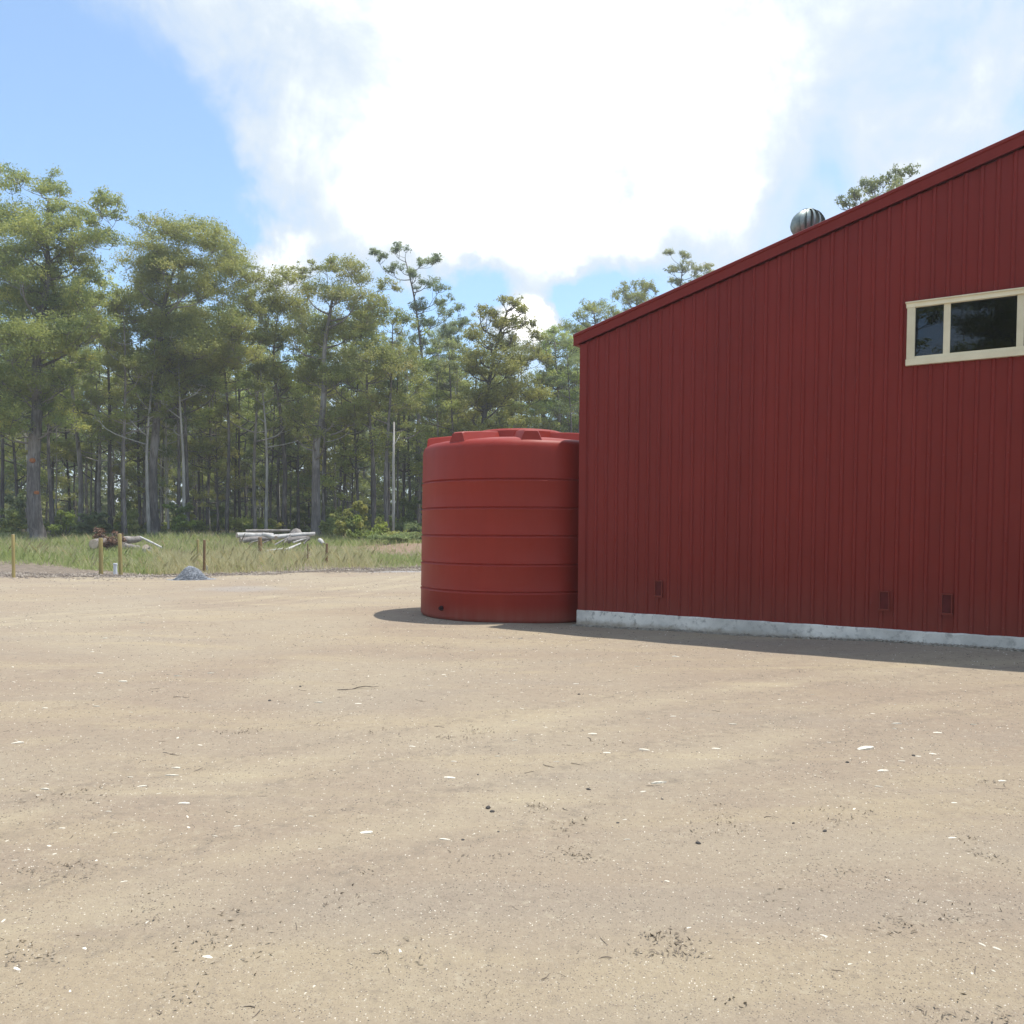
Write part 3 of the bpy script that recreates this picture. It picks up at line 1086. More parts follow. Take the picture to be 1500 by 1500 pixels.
def make_skeleton(mbk, trunk, radii, clumps, rs, k=9, limb_r=0.5, min_up=0.0, limbs_from=0.35):
    """trunk tube plus limbs that reach each clump from the nearest lower node"""
    # flare at the foot
    mbk.tube(trunk, radii, k)
    nodes = []
    m = len(trunk)
    for i in range(m):
        if i / (m - 1) >= limbs_from:
            nodes.append((Vector(trunk[i]), radii[i]))
            if i < m - 1:
                nodes.append((Vector(trunk[i]).lerp(Vector(trunk[i + 1]), 0.5), (radii[i] + radii[i + 1]) / 2))
    order = sorted(clumps, key=lambda c: (Vector(c[:3]) - nodes[0][0]).length)
    for c in order:
        p = Vector(c[:3]) - UP * c[5] * 0.25
        best, bd = None, 1e9
        for (q, r) in nodes:
            d = (p - q).length
            if q.z > p.z - 0.40 * d:
                d = d * 1.5 + (q.z - p.z + 0.40 * d) * 2.5
            d += 0.35 / max(r, 0.01) * 0.06
            if d < bd:
                best, bd = (q, r), d
        q, r = best
        ln = (p - q).length
        r0 = min(r * 0.72, 0.035 + ln * 0.022 * limb_r * 2)
        path = limb_path(q, p, rs)
        nn = len(path) - 1
        rr = [max(0.014, r0 * (1 - 0.72 * i / nn)) for i in range(nn + 1)]
        mbk.tube(path, rr, 5, cap=False)
        for i in range(2, nn + 1):
            nodes.append((path[i], rr[i]))
        # short twigs spreading in the clump
        for _ in range(2):
            e = p + Vector((rs.uniform(-1, 1) * c[3], rs.uniform(-1, 1) * c[4], rs.uniform(0.0, 0.9) * c[5])) * 0.75
            mbk.tube(limb_path(path[-2], e, rs, 0.1, 3), [0.022, 0.018, 0.013, 0.008], 4, cap=False)


def fill_domes(domes, Y, rs, spread, sub=1.0):
    """crown masses measured in the photograph (u, v, ru, rv in its pixels) -> leaf clumps with depth"""
    cl = []
    s = Y / FOC
    for (u, v, ru, rv) in domes:
        ru, rv = ru * 1.06, rv * 1.18
        Rx, Rz = ru * s, rv * s
        Ry = max(Rx, Rz) * 0.85
        yoff = rs.uniform(-spread, spread)
        k = max(4, int(5.0 + Rx * Rz * 5.0 * sub))
        for _ in range(k):
            a = rs.uniform(0, 2 * math.pi)
            rr = math.sqrt(rs.random()) * 0.80
            dx, dz = math.cos(a) * rr, math.sin(a) * rr
            if dz < -0.3:
                dz *= 0.7
            cr = (0.46 + 0.30 * rs.random()) * min(1.5, max(0.62, 0.66 * min(Rx, Rz * 1.5)))
            p = at(u + dx * ru, v - dz * rv, Y + yoff + rs.uniform(-1, 1) * Ry)
            cl.append((p.x, p.y, p.z, cr * 1.15, cr * 1.15, cr * 0.98, cr))
    return cl


def hero_tree(name, label, cat, base_uv, Y, trunk_uv, w_px, domes, leaf, bark, seed, spread=2.2, dens=300, leaf_sz=0.17, group=None, tint=0.0, top_r=0.16, limbs_from=0.4, sub=1.0):
    rs = random.Random(seed)
    b = at(base_uv[0], base_uv[1], Y)
    bz = gh(b.x, Y)
    root = empty(name, (b.x, Y, bz))
    tag(root, label, cat, group)
    R = w_px * 0.5 * Y / FOC
    pts = [Vector((b.x, Y, bz - 0.3)), Vector((b.x, Y, bz + 0.5))]
    for i, (u, v) in enumerate(trunk_uv):
        q = at(u, v, Y)
        pts.append(Vector((q.x, Y + math.sin(i * 1.3 + seed) * 0.25, q.z)))
    n = len(pts)
    z0, z1 = pts[0].z, pts[-1].z
    radii = [R * 1.35, R * 1.08] + [max(top_r * R, R * (1 - (1 - top_r) * ((p.z - z0) / (z1 - z0)) ** 1.15)) for p in pts[2:]]
    # resample to smooth the trunk
    sp, sr = [], []
    for i in range(n - 1):
        steps = 4
        p0, p1, p2, p3 = pts[max(i - 1, 0)], pts[i], pts[i + 1], pts[min(i + 2, n - 1)]
        for j in range(steps):
            t = j / steps
            q = 0.5 * ((2 * p1) + (p2 - p0) * t + (2 * p0 - 5 * p1 + 4 * p2 - p3) * t * t + (-p0 + 3 * p1 - 3 * p2 + p3) * t ** 3)
            sp.append(q)
            sr.append((radii[i] * (1 - t) + radii[i + 1] * t) * rs.uniform(0.96, 1.04))
    sp.append(pts[-1])
    sr.append(radii[-1])
    clumps = fill_domes(domes, Y, rs, spread, sub)
    off = Vector((b.x, Y, bz))
    cl = [(c[0] - off.x, c[1] - off.y, c[2] - off.z, c[3], c[4], c[5], dens * c[6] ** 1.8 * 1.6) for c in clumps]
    mbk = MB()
    make_skeleton(mbk, [p - off for p in sp], sr, cl, rs, 12, 0.55, limbs_from=limbs_from)
    mbk.build('trunk', BARK[bark], root, smooth=True)
    me = leaves_mesh('crown', cl, leaf_sz, leaf_sz * 0.38, seed, 1.0, 0.45, tint)
    mesh_obj('crown', me, LEAF[leaf], root)
    return root, off


HEROES = []


def heroes():
    def H(*a, **k):
        HEROES.append(hero_tree(*a, **k)[0])

    r, off = hero_tree('gum_tree', 'tall leftmost gum with thick pale trunk and two orange branch scars', 'tree', (56, 797), 55,
               [(54, 760), (50, 700), (48, 650), (52, 600), (55, 540), (62, 470), (70, 410), (66, 340), (70, 290)], 21,
               [(-25, 300, 40, 35), (10, 262, 34, 18), (75, 270, 30, 22), (155, 294, 30, 16), (165, 312, 20, 10), (125, 318, 26, 16), (20, 325, 40, 30), (72, 330, 32, 34), (120, 350, 34, 22), (-20, 380, 40, 40), (32, 392, 44, 28), (100, 388, 38, 26), (140, 402, 30, 18), (30, 445, 52, 30), (105, 440, 42, 22), (30, 500, 56, 30), (110, 490, 40, 22), (15, 560, 48, 28), (85, 555, 38, 18), (130, 530, 26, 16), (10, 620, 42, 24), (-40, 470, 40, 50), (-40, 580, 40, 40), (30, 350, 40, 34), (95, 318, 30, 28), (55, 425, 46, 34), (125, 430, 34, 26), (75, 500, 44, 30), (45, 590, 40, 26), (150, 345, 26, 20), (140, 480, 30, 22), (95, 620, 30, 16)],
               'green', 'grey', 11, 2.5)
    # the scars and the snapped limb belong to this trunk
    for (u, v, rr) in ((52, 675, 0.115), (58, 722, 0.10)):
        p = at(u, v, 55)
        m = MB()
        k = 10
        q = p - off
        m.tube([Vector((q.x, -0.30, q.z)), Vector((q.x, -0.50, q.z)), Vector((q.x, -0.53, q.z))], [rr * 1.5, rr * 1.05, rr * 0.8], k)
        m.build('branch_scar', SCAR, r, smooth=True, angle=40)
    p0, p1, p2 = at(49, 634, 55) - off, at(33, 631, 54.2) - off, at(4, 612, 53.5) - off
    m = MB()
    m.tube([p0, p1, p2, p2 + Vector((-0.8, -0.4, 0.45))], [0.12, 0.095, 0.05, 0.02], 7)
    m.tube([p1, p1 + Vector((-0.35, -0.2, -0.45))], [0.05, 0.015], 5)
    m.build('broken_branch', BARK['pale'], r, smooth=True)

    H('gum_tree', 'tall gum with a big rounded dome crown, second from the left', 'tree', (227, 788), 62,
      [(226, 740), (226, 680), (228, 620), (230, 570), (234, 520), (240, 460), (255, 400)], 15,
      [(232, 335, 42, 18), (285, 342, 46, 20), (335, 372, 36, 22), (368, 402, 22, 18), (208, 375, 36, 22), (262, 378, 44, 22), (222, 428, 48, 26), (285, 420, 42, 22), (345, 432, 36, 20), (205, 478, 44, 24), (268, 475, 52, 26), (335, 478, 40, 22), (190, 528, 42, 22), (250, 530, 46, 22), (310, 535, 44, 22), (355, 520, 32, 18), (195, 585, 36, 16), (280, 580, 36, 16), (312, 352, 34, 18), (352, 392, 30, 20), (380, 425, 20, 18), (318, 400, 36, 20), (372, 455, 26, 18), (240, 395, 38, 20), (180, 440, 26, 22), (170, 495, 26, 22), (300, 505, 44, 22), (235, 560, 40, 18)],
      'olive', 'grey', 23, 2.4, top_r=0.22)
    H('gum_tree', 'slim forked gum with yellowish crown right of the big dome-shaped gum', 'tree', (417, 786), 66,
      [(417, 740), (417, 690), (413, 640), (409, 590), (402, 540), (405, 480), (412, 430)], 7.5,
      [(408, 412, 32, 16), (432, 402, 20, 12), (398, 445, 34, 20), (435, 450, 26, 18), (385, 490, 30, 18), (425, 500, 30, 20), (390, 545, 32, 16), (440, 560, 24, 16)],
      'yellow', 'dark', 37, 2.0)
    H('gum_tree', 'olive brown gum with flat-topped crown and thick trunk behind the fallen logs', 'tree', (463, 786), 61,
      [(463, 750), (464, 700), (464, 650), (470, 615), (474, 570), (476, 510), (488, 440)], 14,
      [(492, 386, 46, 14), (455, 392, 16, 11), (522, 402, 26, 18), (475, 425, 38, 20), (525, 440, 30, 18), (566, 418, 20, 13), (450, 490, 38, 24), (505, 480, 44, 24), (560, 455, 22, 20), (480, 545, 44, 24), (545, 535, 38, 24), (592, 530, 30, 18), (445, 605, 36, 18), (500, 610, 38, 18), (560, 590, 40, 20), (600, 600, 22, 18), (455, 640, 30, 12)],
      'brown', 'grey', 41, 2.4, top_r=0.25)
    H('gum_tree', 'sparse blue-grey gum with open airy top above the water tank', 'tree', (611, 786), 76,
      [(611, 740), (612, 690), (613, 630), (616, 580), (618, 530), (613, 480), (606, 430), (595, 385)], 8,
      [(587, 366, 13, 9), (560, 378, 9, 6), (548, 370, 5, 3), (622, 384, 16, 8), (576, 394, 16, 8), (606, 402, 14, 9), (640, 378, 6, 7), (632, 420, 26, 10), (652, 440, 18, 9), (614, 448, 16, 11), (662, 456, 20, 9), (625, 470, 22, 10), (650, 488, 20, 10), (672, 472, 10, 8), (612, 500, 16, 9), (635, 512, 22, 9), (665, 500, 12, 7), (680, 470, 8, 5)],
      'blue', 'dark', 53, 1.4, dens=420, top_r=0.2, limbs_from=0.5)
    H('gum_tree', 'yellow-green gum with layered crown rising behind the water tank', 'tree', (705, 792), 60,
      [(705, 740), (706, 690), (706, 640), (712, 590), (720, 540), (732, 490), (744, 455)], 12,
      [(745, 441, 18, 8), (765, 450, 16, 9), (712, 458, 24, 10), (740, 470, 26, 14), (702, 488, 20, 14), (772, 474, 18, 11), (790, 490, 14, 8), (732, 500, 28, 14), (700, 535, 26, 18), (745, 535, 34, 18), (785, 520, 24, 12), (715, 580, 36, 18), (768, 575, 34, 18), (755, 612, 34, 16), (690, 600, 22, 18), (720, 630, 30, 14)],
      'yellow', 'dark', 67, 2.0, top_r=0.22, sub=2.0)
    H('gum_tree', 'bushy olive gum between the layered yellow-green gum and shed corner', 'tree', (822, 792), 70,
      [(822, 740), (822, 690), (820, 640), (818, 590), (815, 540), (813, 500)], 9,
      [(812, 490, 24, 10), (832, 505, 22, 14), (800, 515, 18, 12), (838, 545, 26, 18), (805, 555, 24, 16), (828, 590, 30, 18), (795, 600, 22, 14), (845, 620, 26, 14), (810, 630, 26, 10)],
      'olive', 'dark', 71, 2.0, sub=1.7)
    H('gum_tree', 'green gum crown showing just above the shed eave corner', 'tree', (890, 792), 78,
      [(890, 740), (888, 680), (885, 620), (880, 560), (876, 500), (870, 455)], 10,
      [(872, 448, 24, 10), (850, 462, 14, 8), (893, 458, 18, 10), (845, 482, 16, 9), (870, 480, 28, 12), (905, 490, 26, 14), (860, 520, 30, 16), (900, 540, 34, 20), (870, 580, 36, 20)],
      'green', 'dark', 83, 2.0, sub=1.6)
    H('gum_tree', 'rounded green gum crown above the lower half of the roof edge', 'tree', (945, 792), 82,
      [(945, 740), (944, 680), (942, 600), (940, 530), (936, 470), (932, 435)], 10,
      [(928, 418, 22, 8), (950, 424, 16, 9), (912, 432, 16, 9), (940, 440, 26, 12), (965, 450, 20, 12), (920, 465, 26, 12), (950, 480, 30, 16), (940, 530, 34, 20)],
      'yellow', 'dark', 97, 2.0, sub=1.6)
    H('gum_tree', 'thin brownish far gum with tufted top above the middle of the roof edge', 'tree', (1003, 792), 92,
      [(1003, 740), (1003, 660), (1002, 580), (1000, 500), (996, 440), (1000, 390)], 7,
      [(1003, 374, 13, 7), (977, 369, 7, 2.5), (986, 394, 12, 8), (1004, 390, 12, 10), (1020, 396, 12, 5), (1040, 391, 10, 4), (995, 412, 16, 8), (1018, 410, 16, 7), (1045, 402, 16, 6), (1010, 440, 24, 12), (990, 470, 24, 12)],
      'brown', 'dark', 101, 1.2, dens=360, limbs_from=0.55)
    H('gum_tree', 'gum crown peeping over the upper roof edge right of the silver ventilator', 'tree', (1290, 800), 48,
      [(1290, 740), (1290, 640), (1288, 540), (1286, 440), (1284, 350), (1280, 290)], 9,
      [(1272, 275, 16, 9), (1240, 297, 8, 5), (1255, 284, 8, 6), (1300, 264, 20, 8), (1325, 250, 18, 8), (1285, 296, 24, 12), (1320, 280, 26, 14), (1290, 330, 30, 18), (1330, 320, 30, 20), (1300, 380, 36, 24)],
      'blue', 'dark', 113, 1.2)


heroes()


# slender forest trees: six prototypes, then copies
def proto_tree(seed, H_, R, leaf, bark, crown_from=0.5, nclump=16, crown_w=1.6, dens=300, lean=0.3, fork=False):
    rs = random.Random(seed)
    pts, rad = [], []
    n = 12
    lx, ly = rs.uniform(-lean, lean), rs.uniform(-lean, lean)
    for i in range(n + 1):
        t = i / n
        pts.append(Vector((lx * t * t * 2 + 0.10 * math.sin(t * 7 + seed), ly * t * t * 2 + 0.10 * math.sin(t * 6 + seed * 2), -0.3 + (H_ * 0.95 + 0.3) * t)))
        rad.append(R * (1.25 if i == 0 else 1.0) * (1 - 0.82 * t ** 1.2))
    cl = []
    heads = max(4, nclump // 4)
    for i in range(heads):
        t = crown_from + (1 - crown_from) * ((i + rs.random()) / heads) ** 0.8
        a = i * 2.4 + rs.uniform(-0.5, 0.5)
        q = (t - crown_from) / (1 - crown_from)
        w = crown_w * (0.55 + 0.75 * math.sin(math.pi * min(1, 0.25 + q * 0.65))) * rs.uniform(0.45, 1.1) * (0.35 if q > 0.9 else 1)
        hx, hy, hz = lx * t * t * 2 + math.cos(a) * w, ly * t * t * 2 + math.sin(a) * w, H_ * t
        for _ in range(rs.randrange(4, 8)):
            c = rs.uniform(0.40, 0.80)
            cl.append((hx + rs.gauss(0, 0.62), hy + rs.gauss(0, 0.62), hz + rs.gauss(0, 0.38), c * 1.2, c * 1.2, c * 0.9, dens * c ** 1.8 * 1.25))
    m = MB()
    make_skeleton(m, pts, rad, cl, rs, 7, 0.4, limbs_from=crown_from * 0.8)
    # a couple of dead spurs on the bare trunk
    for _ in range(2):
        t = rs.uniform(0.2, 0.5)
        p = pts[int(t * n)]
        a = rs.uniform(0, 2 * math.pi)
        e = p + Vector((math.cos(a) * 0.5, math.sin(a) * 0.5, rs.uniform(0.4, 1.2))) * rs.uniform(0.5, 1.0)
        m.tube([p, p.lerp(e, 0.5) + Vector((0, 0, -0.05)), e], [0.03, 0.02, 0.007], 4, cap=False)
    root = empty('slender_gum', (0, 0, 0))
    m.build('trunk', BARK[bark], root, smooth=True)
    me = leaves_mesh('crown', cl, 0.20, 0.078, seed, 1.0, 0.45)
    mesh_obj('crown', me, LEAF[leaf], root)
    return root


PROTO = {}


def copy_tree(src, loc, rz, sx, sz, bark=None, leaf=None):
    r = src.copy()
    COL.objects.link(r)
    r.location = loc
    r.rotation_euler = (0, 0, rz)
    r.scale = (sx, sx, sz)
    for ch in src.children:
        c = ch.copy()
        COL.objects.link(c)
        c.parent = r
        mt = BARK.get(bark) if ch.name.startswith('trunk') else LEAF.get(leaf)
        if mt is not None:
            c.material_slots[0].link = 'OBJECT'
            c.material_slots[0].material = mt
    return r


def forest():
    specs = [(201, 20, 0.17, 'green', 'grey', 0.42, 32, 2.0), (202, 22, 0.15, 'olive', 'dark', 0.50, 28, 1.9), (203, 18, 0.13, 'blue', 'dark', 0.24, 36, 1.7),
             (204, 21, 0.19, 'brown', 'grey', 0.46, 32, 2.3), (205, 16, 0.11, 'green', 'dark', 0.14, 40, 1.5), (206, 19, 0.14, 'olive', 'pale', 0.45, 26, 1.6)]
    protos = []
    for sp in specs:
        seed, H_, R, leaf, bark, cf, nc, cw = sp
        protos.append((proto_tree(seed, H_, R, leaf, bark, cf, nc, cw), H_, R))
    used = [False] * len(protos)
    rs = random.Random(5)

    def place(pi, x, y, rz, sx, sz, bark, leaf, label, group, cat='tree'):
        pr, H_, R = protos[pi]
        loc = (x, y, gh(x, y))
        if not used[pi]:
            used[pi] = True
            o = pr
            o.location = loc
            o.rotation_euler = (0, 0, rz)
            o.scale = (sx, sx, sz)
        else:
            o = copy_tree(pr, loc, rz, sx, sz, bark, leaf)
        tag(o, label, cat, group)
        return o

    # trunks that can be picked out one by one at the forest edge: (u at base, width px, tone, depth, top v, prototype)
    named = [
        (6, 6, 'dark', 60, 470, 1, 'dark slender trunk at the left edge of the forest view'),
        (24, 5, 'grey', 64, 480, 2, 'thin grey trunk just left of the thick pale trunk with orange scars'),
        (74, 6.5, 'dark', 58, 470, 1, 'dark straight trunk close to the right of the thick pale leftmost trunk'),
        (100, 4, 'dark', 72, 470, 4, 'thin dark trunk above the bright green shrub at left'),
        (117, 8, 'dark', 63, 430, 0, 'sturdy dark trunk above the left log heap with a pale streak at its foot'),
        (142, 4, 'dark', 74, 450, 2, 'very thin dark trunk right of the sturdy dark trunk above the left log heap'),
        (163, 7, 'dark', 66, 420, 1, 'dark trunk straight above the two close-set posts'),
        (184, 6, 'grey', 60, 430, 3, 'grey trunk with a pale lower half just right of the two close-set posts'),
        (204, 5, 'dark', 70, 440, 4, 'thin dark trunk left of the pale stem at the dome-crowned gum'),
        (216, 5.5, 'pale', 60.5, 470, 5, 'pale cream stem touching the left side of the dome-crowned gum trunk'),
        (262, 6, 'dark', 63, 470, 1, 'dark left stem of the trio of trunks right of the dome-crowned gum'),
        (268, 5.5, 'pale', 62, 470, 5, 'pale middle stem of the trio of trunks right of the dome-crowned gum'),
        (275, 6.5, 'grey', 64, 460, 0, 'grey right stem of the trio of trunks right of the dome-crowned gum'),
        (307, 5, 'dark', 68, 470, 4, 'dark thin trunk above the lone stake beside the gravel heap'),
        (318, 4, 'grey', 75, 480, 2, 'thin grey trunk between lone stake and the fallen logs'),
        (335, 6, 'dark', 64, 450, 1, 'dark trunk at the left end of the fallen log pile'),
        (346, 4, 'dark', 76, 470, 4, 'very thin dark trunk over the left end of the fallen log pile'),
        (374, 6, 'grey', 66, 460, 3, 'light grey trunk over the middle of the fallen log pile'),
        (392, 5, 'pale', 64, 480, 5, 'slim trunk with pale foot over the fallen log pile'),
        (436, 4, 'dark', 72, 470, 4, 'thin dark trunk between the slim forked gum and the thick pale-streaked trunk'),
        (475, 6, 'dark', 66, 460, 1, 'dark trunk hugging the right side of the thick pale-streaked trunk'),
        (497, 4.5, 'grey', 70, 480, 2, 'thin grey trunk left of the bright bushes near the tank'),
        (522, 5, 'dark', 66, 470, 4, 'dark thin trunk behind the bright bushes near the tank'),
        (546, 7, 'dark', 62, 450, 0, 'dark sturdy trunk just right of the bright bushes near the tank'),
        (567, 7, 'grey', 61, 460, 3, 'grey trunk immediately left of the bare white pole-like stem'),
        (592, 4.5, 'dark', 68, 480, 4, 'thin dark trunk between the bare white pole-like stem and tank'),
        (640, 5, 'grey', 66, 490, 2, 'grey thin trunk seen above the left end of the tank roof'),
        (662, 5.5, 'dark', 64, 500, 1, 'dark trunk seen above the left part of the tank roof'),
        (690, 6, 'dark', 66, 500, 0, 'dark trunk left of the layered yellow-green gum above the tank'),
        (765, 5.5, 'grey', 68, 500, 3, 'grey trunk above the right part of the tank roof'),
        (793, 5, 'dark', 72, 510, 4, 'dark trunk above the tank near the shed wall'),
        (846, 5, 'dark', 70, 520, 1, 'dark trunk right beside the shed corner'),
    ]
    leafs = ['green', 'olive', 'blue', 'brown', 'green', 'olive']
    for (u, w, tone, Y, tv, pi, lab) in named:
        pr, H_, R = protos[pi]
        b = at(u, 788, Y)
        g0 = gh(b.x, Y)
        top = at(u, tv, Y).z
        sz = max(0.5, (top - g0) / H_)
        sx = (w * 0.5 * Y / FOC) / R
        o = place(pi, b.x, Y, rs.uniform(0, 6.28), min(sx, 1.5), sz, tone, leafs[rs.randrange(6)], lab, None)
    # the bare white pole: a dead snapped stem
    Y = 58
    b = at(576, 790, Y)
    t = empty('dead_stem', (b.x, Y, gh(b.x, Y)))
    tag(t, 'bare white pole-like dead stem standing left of the water tank', 'dead tree')
    hh = at(577, 618, Y).z - gh(b.x, Y)
    m = MB()
    m.tube([(0, 0, -0.2), (0.02, 0, hh * 0.3), (0.0, 0.03, hh * 0.65), (0.05, 0, hh)], [0.11, 0.10, 0.085, 0.06], 9)
    m.build('trunk', BARK['pale'], t, smooth=True)
    m = MB()
    m.tube([(0.03, 0, hh * 0.8), (0.25, 0, hh * 0.84), (0.45, 0.1, hh * 0.9)], [0.035, 0.025, 0.01], 5)
    m.build('branch_stub', BARK['pale'], t, smooth=True)

    # the many thin trunks deeper in
    zones = [(-85, -34, 'thin gum trunk deep in the forest at the left side, one of many alike', 'thin trunks deep in the left forest'),
             (-34, -12, 'thin gum trunk deep in the forest behind the fallen logs, one of many alike', 'thin trunks deep in the middle forest'),
             (-12, 60, 'thin gum trunk deep in the forest behind the tank, one of many alike', 'thin trunks deep in the right forest')]
    cnt = 0
    tries = 0
    pts = []
    while cnt < 170 and tries < 5000:
        tries += 1
        y = 66 + 56 * rs.random() ** 1.25
        xl, xr = -0.64 * y, 0.11 * y
        x = rs.uniform(xl, xr)
        if any((x - a) ** 2 + (y - b) ** 2 < 2.0 for a, b in pts):
            continue
        pts.append((x, y))
        pi = rs.choice([0, 1, 2, 2, 3, 4, 4, 4, 5])
        pr, H_, R = protos[pi]
        u = 750 + FOC * x / y
        topv = rs.uniform(470, 610)
        if u < 420:
            topv -= 40
        hgt = at(u, topv, y).z - gh(x, y)
        sz = max(0.4, hgt / H_)
        sx = rs.uniform(0.55, 1.15) * (0.6 + 0.4 * y / 80)
        for a, b, lab, grp in zones:
            if a <= x < b:
                break
        place(pi, x, y, rs.uniform(0, 6.28), sx, sz, rs.choice(['dark', 'dark', 'grey', 'grey', 'pale']), rs.choice(['green', 'olive', 'blue', 'brown', 'green']), lab, grp)
        cnt += 1
    # trees on the far side of the clearing behind the photographer, mirrored in the window glass
    for i in range(14):
        x = -64 + i * 5.6 + rs.uniform(-2, 2)
        y = -34 + rs.uniform(-8, 6)
        place(i % 6, x, y, rs.uniform(0, 6.28), rs.uniform(1.5, 2.1), rs.uniform(0.75, 1.35), 'grey', 'green',
              'gum tree across the clearing, mirrored in the shed window', 'gums mirrored in the shed window')


forest()
for k, (x, y, rz, hi) in enumerate(((-23.0, -33.0, 1.0, 0), (-9.0, -17.0, 2.2, 1), (-34.0, -27.0, 4.0, 0), (-6.0, -44.0, 0.4, 4))):
    o = copy_tree(HEROES[hi], (x, y, 0.0), rz, 1.0, 1.0)
    tag(o, 'broad gum tree across the clearing, its crown mirrored in the shed window', 'tree', 'broad gums mirrored in the shed window')


# far wood: reads as one mass behind the trunks
def far_wood():
    r = np.random.default_rng(77)
    cl = []
    for i in range(1300):
        x = r.uniform(-105, 45)
        y = r.uniform(104, 140)
        z = gh(x, y) + 15 * r.random() ** 1.25
        c = r.uniform(1.2, 2.6)
        cl.append((x, y, z, c * 1.3, c * 1.3, c, 150))
    for i in range(420):
        x = r.uniform(-95, 40)
        y = r.uniform(97, 108)
        cl.append((x, y, gh(x, y) + r.uniform(0.0, 3.2), 1.6, 1.6, 1.3, 110))
    me = leaves_mesh('far_wood', cl, 0.75, 0.34, 78, 1.0, 0.3)
    o = mesh_obj('far_wood', me, LEAF['blue'])
    tag(o, 'mass of distant grey-green forest closing the view behind the trunks', 'forest', kind='stuff')


far_wood()


# ------------------------------------------------------------------ undergrowth
def shrub_proto(seed, leaf, rad, h, n):
    rs = random.Random(seed)
    cl = []
    for i in range(n):
        a = rs.uniform(0, 6.28)
        q = math.sqrt(rs.random()) * rad
        z = h * (0.2 + 0.75 * rs.random()) * (1 - 0.35 * q / rad)
        c = rs.uniform(0.22, 0.45) * rad
        cl.append((math.cos(a) * q, math.sin(a) * q, z, c, c, c * 0.8, 150))
    root = empty('shrub', (0, 0, 0))
    mesh_obj('foliage', leaves_mesh('foliage', cl, 0.20, 0.085, seed, 1.0, 0.1), LEAF[leaf], root)
    m = MB()
    for i in range(8):
        c = cl[i % len(cl)]
        m.tube(limb_path((rs.uniform(-0.1, 0.1), rs.uniform(-0.1, 0.1), -0.05), c[:3], rs, 0.12, 3), [0.03, 0.025, 0.018, 0.008], 5, cap=False)
    m.build('stem', BARK['dark'], root)
    return root


def undergrowth():
    rs = random.Random(21)
    protos = [shrub_proto(301, 'shrub', 1.0, 1.5, 14), shrub_proto(302, 'shrub', 0.8, 2.2, 16), shrub_proto(303, 'green', 1.3, 1.2, 14), shrub_proto(304, 'olive', 0.9, 2.8, 18)]
    used = [False] * 4

    def place(pi, x, y, s, sz, label, group, leaf=None):
        loc = (x, y, gh(x, y) - 0.03)
        if not used[pi]:
            used[pi] = True
            o = protos[pi]
            o.location = loc
            o.scale = (s, s, sz)
        else:
            o = copy_tree(protos[pi], loc, rs.uniform(0, 6.28), s, sz, 'dark', leaf)
        tag(o, label, 'shrub', group)

    spots = [
        (92, 788, 57, 1, 1.0, 1.15, 'bright yellow-green shrub at the forest edge right of the leftmost thick trunk', 'yellow'),
        (515, 783, 55, 1, 1.25, 1.5, 'tall bright green bush at the forest edge left of the tank', 'yellow'),
        (537, 784, 54, 0, 1.1, 1.35, 'rounded lighter bush right beside the tall bright green bush', 'yellow'),
        (500, 786, 57, 3, 0.9, 0.9, 'darker narrow bush left of the tall bright green bush', 'green'),
        (560, 786, 58, 1, 0.7, 0.9, 'small leafy bush under the grey trunk beside the white pole', 'yellow'),
        (592, 790, 50, 2, 1.0, 0.75, 'low blue-green bush on the bank left of the tank', 'blue'),
        (612, 792, 49, 2, 0.9, 0.7, 'low blue-green bush touching the tank outline at forest edge', 'blue'),
        (572, 794, 48, 2, 0.8, 0.5, 'lowest blue-green plant patch in front of the white pole', 'blue'),
        (20, 788, 58, 3, 1.1, 0.9, 'dark bush at the foot of the forest near the left edge', 'green'),
        (860, 792, 56, 0, 1.5, 1.7, 'bush behind the tank hidden by the shed corner', 'yellow'),
    ]
    for (u, v, Y, pi, s, sz, lab, leaf) in spots:
        b = at(u, v, Y)
        place(pi, b.x, Y, s, sz, lab, None, leaf)
    n = 0
    while n < 80:
        y = 60 + 45 * rs.random() ** 1.3
        x = rs.uniform(-0.64 * y, 0.10 * y)
        lab, grp = ('leafy understorey bush among the shaded trunks left of the fallen logs', 'understorey bushes in the left forest') if x < -0.29 * y else ('leafy understorey bush among the shaded trunks from the fallen logs to the shed', 'understorey bushes in the right forest')
        place(rs.randrange(4), x, y, rs.uniform(0.7, 1.5), rs.uniform(0.6, 1.5), lab, grp, rs.choice(['green', 'olive', 'shrub', 'blue']))
        n += 1


undergrowth()


# ------------------------------------------------------------------ grass
def grass_mat(name, cols):
    return foliage_mat(name, cols, 0.4)


